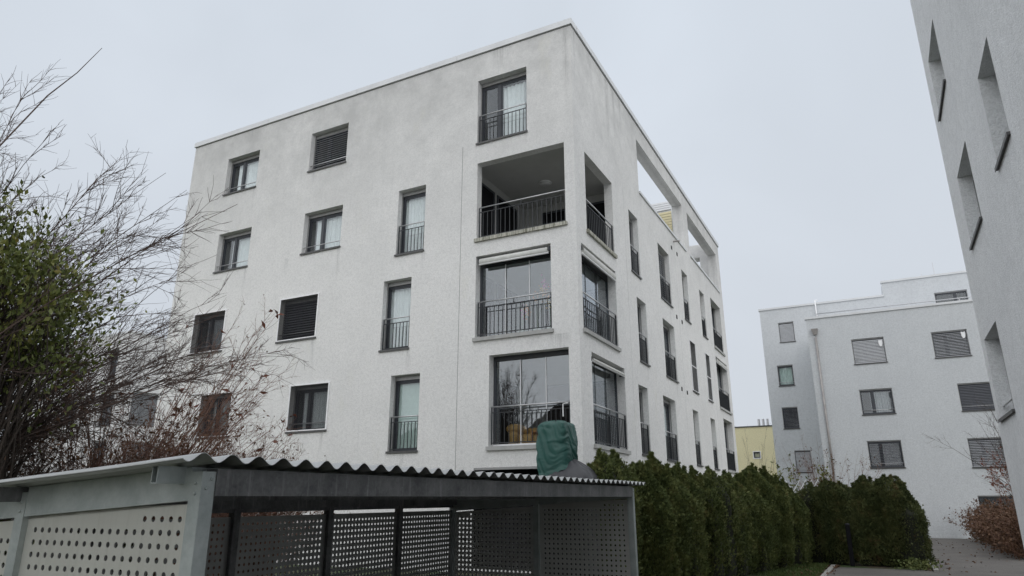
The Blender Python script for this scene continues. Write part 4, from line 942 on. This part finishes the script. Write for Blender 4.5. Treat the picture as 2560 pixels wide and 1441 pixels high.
# thuja hedge plants ------------------------------------------------
def thuja_mesh(seed, hgt, rad, n, mat, tip=.35):
    rg = np.random.default_rng(seed); ph = rg.uniform(0, 6.3, 8)
    def rr(q, t):
        prof = np.where(t < .12, .82 + 1.5 * t, np.where(t < 1 - tip, 1.0, np.clip((1 - t) / tip, 0, 1) ** .75))
        return rad * prof * (1 + .07 * np.sin(3 * q + ph[0] + t * 3) + .07 * np.sin(7 * q - t * 4 + ph[1]) + .05 * np.sin(t * 23 + 4 * q + ph[2]))
    t = rg.uniform(0, 1, n) ** .9; q = rg.uniform(0, 2 * np.pi, n); dep = 1 - np.abs(rg.normal(0, .15, n)); r = rr(q, t) * dep
    # clumps: pull the sprays towards branch fans
    k = 150; cq = rg.uniform(0, 2 * np.pi, k); ctz = rg.uniform(0, 1, k)
    idx = rg.integers(0, k, n); pull = rg.uniform(.35, .9, n)
    q = q * (1 - pull) + (cq[idx] + rg.normal(0, .16, n)) * pull; t = np.clip(t * (1 - pull) + (ctz[idx] + rg.normal(0, .06, n)) * pull, 0, 1)
    bulge = np.exp(-((q - cq[idx]) / .3) ** 2 - ((t - ctz[idx]) / .05) ** 2); r = rr(q, t) * dep * (.95 + .16 * bulge)
    P = np.stack([r * np.cos(q), r * np.sin(q), t * hgt], 1)
    m_ = n // 9; li = rg.integers(0, 9, m_); lq = rg.uniform(0, 6.28, 9); lr = rad * rg.uniform(.05, .6, 9); lt = hgt * (rg.uniform(.97, 1.09, 9) - lr / rad * .16); lu = rg.uniform(0, 1, m_) ** .8   # upright leaders that break the outline
    lw = (1 - lu) * .12 * rg.uniform(.2, 1, m_); la_ = rg.uniform(0, 6.28, m_)
    P[:m_] = np.stack([lr[li] * np.cos(lq[li]) + lw * np.cos(la_), lr[li] * np.sin(lq[li]) + lw * np.sin(la_), lt[li] - (1 - lu) * .42], 1)
    D = np.stack([np.cos(q) * .55, np.sin(q) * .55, np.full(n, .95)], 1) + rg.normal(0, .36, (n, 3)); D /= np.linalg.norm(D, axis=1)[:, None]
    A = np.cross(D, rg.normal(0, 1, (n, 3))); A /= np.linalg.norm(A, axis=1)[:, None]
    S = rg.uniform(.05, .115, n)[:, None]; V = []; 
    for off, ln, wd in ((0, 1, .10), (.5, .6, .09), (-.5, .6, .09)):
        B = P + D * S * (.28 if off else 0); dd = D + A * off; dd /= np.linalg.norm(dd, axis=1)[:, None]; aa = np.cross(dd, np.cross(D, A))
        V.append(np.stack([B, B + dd * S * ln * .5 + aa * S * wd, B + dd * S * ln, B + dd * S * ln * .5 - aa * S * wd], 1))
    V = np.concatenate(V, 0).reshape(-1, 3); F = np.arange(len(V)).reshape(-1, 4)
    me = np_mesh('foliage', V, F, mat)
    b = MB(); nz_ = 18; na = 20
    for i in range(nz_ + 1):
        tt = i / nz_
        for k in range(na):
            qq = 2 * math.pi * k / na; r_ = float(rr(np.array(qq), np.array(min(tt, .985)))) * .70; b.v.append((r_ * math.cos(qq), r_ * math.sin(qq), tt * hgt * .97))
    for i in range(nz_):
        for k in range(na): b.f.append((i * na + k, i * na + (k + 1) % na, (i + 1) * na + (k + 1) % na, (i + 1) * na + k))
    return me, b.mesh('shade_core', M['thuja_core'], True)
TV = [thuja_mesh(20 + i, 1.0 * h_, r_, n_, M[m_], tp) for i, (h_, r_, n_, m_, tp) in enumerate(((2.65, .62, 25000, 'thuja', .30), (2.7, .58, 25000, 'thuja', .22), (2.6, .66, 25000, 'thuja', .36), (2.45, .55, 23000, 'thuja_dark', .16), (2.5, .52, 23000, 'thuja_dark', .34)))]
trunk_me = MB().tube([(0, 0, -.05), (.01, 0, .6), (0, .01, 1.9)], [.06, .05, .015], 6).mesh('trunk', M['bark_dark'])
def thuja(x, y, var, sc, label, group):
    t0 = thing('thuja', (x, y, 0), label, 'thuja', group); rz = E_((0, 0, RNG.uniform(0, 6.3)))
    f = piece('foliage', TV[var][0], t0, (x, y, .02), rz, (1, 1, sc)); tag(f, kind='stuff')
    piece('shade_core', TV[var][1], t0, (x, y, .02), rz, (1, 1, sc)); piece('trunk', trunk_me, t0, (x, y, 0), rz)
nh = 16; G1 = 'thuja hedge beside the shed'
ordn = ['nearest the shed', 'second from the shed', 'third from the shed', 'fourth from the shed', 'fifth from the shed', 'sixth from the shed', 'seventh from the shed', 'eighth from the shed', 'ninth from the shed', 'tenth from the shed', 'eleventh from the shed', 'twelfth from the shed', 'fourth from the far end', 'third from the far end', 'second from the far end', 'at the far end by the lawn patch']
zt_h = [1.0, 1.0, .98, 1.02, .97, .96, .95, .95, .93, .95, .98, 1.03, 1.02, .98, .95, .86]
for k in range(nh):
    f = k / (nh - 1); thuja(-4.85 + 1.98 * f + RNG.normal(0, .05), 12.95 + 11.3 * f + RNG.normal(0, .06), [0, 1, 2, 0, 2, 1][k % 6], zt_h[k] * .97, 'green thuja of the long hedge, ' + ordn[k], G1)
G2 = 'dark thujas beside the path fork'
for (x, y, v, sc, lab) in ((-2.15, 24.9, 3, .93, 'dark brownish thuja left of the black post, next to the long hedge'), (-1.6, 24.75, 3, .97, 'dark thuja directly left of the black post'), (-1.3, 25.9, 3, .95, 'dark thuja set back in the gap behind the black post'),
                           (-.62, 24.6, 4, 1.0, 'dark thuja directly right of the black post'), (-.05, 24.5, 3, 1.0, 'dark thuja in the middle of the clump right of the black post'), (.30, 25.2, 4, 1.0, 'pointed dark thuja at the back of the clump by the kerb'), (.38, 24.4, 3, .72, 'lowest dark thuja of the clump, against the kerb')): thuja(x, y, v, sc, lab, G2)
for (y, sc, lab) in ((4.4, .62, 'low dark thuja behind the shed, nearest its left corner'), (5.6, .66, 'low dark thuja behind the second back panel of the shed')): thuja(-8.45, y, 3, sc, lab, 'low thujas behind the shed')
po = thing('gate_post', (-1.17, 24.0, 0), 'black post standing in the gap between the dark thujas', 'post')
bevel_box(-1.23, -1.11, 23.94, 24.06, 0, 1.15, .012).build('post_shaft', M['dark'], po); MB().lathe((-1.17, 24.0, 1.15), [(.07, 0), (.075, .03), (.03, .05)], 10).build('post_cap', M['rail'], po)
# brown hedge, twiggy tree and grey fence on the right of the path
s5 = thing('beech_hedge', (4.6, 36, 0), 'russet beech hedge full of dry leaves on the right of the path', 'hedge'); l5 = Leaves()
for k in range(11):
    y = 29.6 + k * 1.35; x = 4.0 + .03 * k; dirs = cone_dirs(24, (-.15, -.1, .95), .6, .25)
    if k == 0: tw_ = Twigs()
    for d in dirs:
        P = stem_path((x + RNG.normal(0, .2), y + RNG.normal(0, .3), 0), d, RNG.uniform(1.0, 1.95), 6, .08); tw_.add(P, .012, .003)
        for j in range(9):
            i = int(RNG.integers(1, 6)); Q = stem_path(P[i], rnd_dir(P[i + 1] - P[i], .5) if False else rnd_dir((P[min(i + 1, 6)] - P[i]) / .35, .8), .5, 3, .15); tw_.add(Q, .006, .002)
            for z_ in range(9): l5.add(Q[int(RNG.integers(0, 4))] + RNG.normal(0, .09, 3), RNG.normal(0, 1, 3), RNG.uniform(.07, .13))
tw_.build('branch', M['bark_red'], s5); tag(l5.build('dry_leaves', M['brown_leaf'], s5, wid=.6), kind='stuff')
s6 = thing('bare_tree', (5.6, 36.5, 0), 'slim bare tree with fine twigs in front of the grey end block', 'tree'); l6 = Leaves()
dirs = cone_dirs(18, (-.3, -.1, .9), .45, .2); fan_shrub(s6, (5.6, 36.5, 1.2), dirs, RNG.uniform(2.8, 5.8, 18), .021, M['bark_dark'], 12, 4, .07, .004, 1.3, .6, .2)
tr_ = Twigs(); tr_.add(np.array([(5.6, 36.5, -.05), (5.58, 36.48, .7), (5.6, 36.5, 1.5)]), .09, .05); tr_.build('trunk', M['bark_dark'], s6)
s7 = thing('russet_shrub', (4.2, 31.0, 0), 'upright shrub with dark red leaves above the beech hedge', 'shrub'); l7 = Leaves()
dirs = cone_dirs(12, (-.14, 0, 1), .25, .5); fan_shrub(s7, (4.2, 31.0, .2), dirs, RNG.uniform(2.4, 3.7, 12), .011, M['bark_red'], 12, 5, .05, 0, .5, .6, .5, (l7, .9, (.06, .13))); tag(l7.build('foliage', M['red_leaf'], s7), kind='stuff')
fe = thing('fence', (4.0, 45.6, 0), 'short grey slatted metal fence against the grey end block', 'fence')
fm = MB().box(-.09, .09, -.012, .012, 0, 1.55).mesh('slat', M['pipe'])
for k in range(5): piece('slat', fm, fe, (3.72 + k * .02, 45.9 - k * .26, .02), E_((0, 0, R(88))))
MB().box(3.78, 3.83, 44.7, 46.1, .5, .56).build('rail', M['pipe'], fe)
# planting behind the hedge
s8 = thing('mixed_shrub', (-1.9, 28.6, 0), 'leggy shrub with brown stems and a few green leaves rising behind the dark thujas', 'shrub'); l8 = Leaves()
dirs = cone_dirs(42, (.05, 0, 1), .45, .4); fan_shrub(s8, (-1.9, 28.6, .1), dirs, RNG.uniform(2.9, 4.3, 42), .012, M['bark_red'], 9, 4, .05, 0, .55, .6, .35, (l8, .25, (.06, .12))); tag(l8.build('foliage', M['brown_leaf'], s8), kind='stuff')
s9 = thing('laurel_shrub', (-2.6, 29.5, 0), 'small bright green laurel behind the end of the long hedge', 'shrub'); l9 = Leaves(); dirs = cone_dirs(16, (0, 0, 1), .5, .4)
fan_shrub(s9, (-2.6, 29.5, .1), dirs, RNG.uniform(2.6, 3.6, 16), .012, M['bark_dark'], 9, 4, .05, 0, .4, .7, .5, (l9, 1.0, (.12, .2))); tag(l9.build('foliage', M['green_leaf'], s9), kind='stuff')
s10 = thing('whip_shrub', (-4.2, 27.5, 0), 'thin bare upright twigs rising above the far part of the long hedge', 'shrub')
dirs = cone_dirs(22, (.1, 0, 1), .3, .6); fan_shrub(s10, (-4.2, 27.5, .1), dirs, RNG.uniform(2.8, 4.7, 22), .010, M['bark'], 4, 2, .04, 0, .6, .5, .5)
la = thing('garden_trellis', (-2.9, 27.2, 0), 'white crossed lattice trellis behind the end of the long hedge', 'trellis'); ls = MB().box(-.012, .012, -.008, .008, -1.2, 1.2).mesh('lath', M['white'])
for k in range(5):
    for s_ in (-1, 1): piece('lath', ls, la, (-3.3 + .2 * k, 27.2 + .018 * s_, 1.55), E_((0, R(32 * s_), 0)))
# grass patch, fallen leaves, ivy
gl = Leaves()
for k in range(5200): gl.add((RNG.uniform(-3.2, -1.8), RNG.uniform(19.4, 24.2), 0.0), np.array([RNG.normal(0, .4), RNG.normal(0, .4), 1]), RNG.uniform(.04, .11))
tag(gl.build('grass', M['grassb'], None, wid=.12), 'short grass patch at the foot of the long hedge', 'grass', kind='stuff')
fl = Leaves()
for k in range(520):
    z_ = .012
    if k < 260: p = (RNG.uniform(-2.6, -1.5), RNG.uniform(19.5, 24.0), .02)
    elif k < 400: p = (RNG.normal(.75, .25), RNG.uniform(23.2, 30), z_)
    else: p = (RNG.uniform(.9, 3.9), RNG.uniform(20, 44), z_)
    fl.add(p, np.array([RNG.normal(), RNG.normal(), .12]), RNG.uniform(.05, .12))
tag(fl.build('fallen_leaves', M['brown_leaf'], None, wid=.6), 'brown fallen leaves scattered along the path edge', 'leaves', kind='stuff')
iv = Leaves()
for k in range(900): iv.add((RNG.normal(.5, .22), RNG.uniform(23.2, 25), RNG.uniform(.02, .25)), RNG.normal(0, 1, 3), RNG.uniform(.05, .1))
tag(iv.build('ivy', M['thuja'], None, wid=.8), 'low ivy creeping at the foot of the thujas by the kerb', 'ivy', kind='stuff')
# behind the photographer: what the loggia glass mirrors
tx_, ty_ = -26.6, -15.0
s11 = thing('bare_tree', (tx_, ty_, 0), 'bare tree across the yard mirrored in the lowest loggia glass', 'tree')
dirs = cone_dirs(64, (0, 0, 1), .30, .5); fan_shrub(s11, (tx_, ty_, 3.0), dirs, RNG.uniform(5.5, 10.0, 64), .06, M['bark_dark'], 14, 4, .05, -.012, 1.7, .5, .25)
tr_ = Twigs(); tr_.add(np.array([(tx_, ty_, -.1), (tx_, ty_, 1.6), (tx_, ty_, 3.4)]), .28, .22); tr_.build('trunk', M['bark_dark'], s11)
for (hx, hw, eave, ridge, lab) in ((-24.2, 4.2, 7.6, 10.4, 'gabled house across the yard mirrored at the right of the lowest loggia glass'), (-35.5, 6.5, 7.8, 10.6, 'wider gabled house across the yard mirrored behind the bare tree')):
    hs_ = thing('house', (hx, -22, 0), lab, 'house', 'houses across the yard')
    MB().box(hx - hw, hx + hw, -31, -22, 0, eave).build('wall', M['pipe'], hs_)
    b = MB(); o_ = hw + .6; b.v = [(hx - o_, -21.4, eave - .2), (hx + o_, -21.4, eave - .2), (hx, -21.4, ridge), (hx - o_, -31.6, eave - .2), (hx + o_, -31.6, eave - .2), (hx, -31.6, ridge)]; b.f = [(0, 1, 2), (3, 5, 4), (0, 2, 5, 3), (1, 4, 5, 2), (0, 3, 4, 1)]; b.build('roof', M['bark_dark'], hs_)
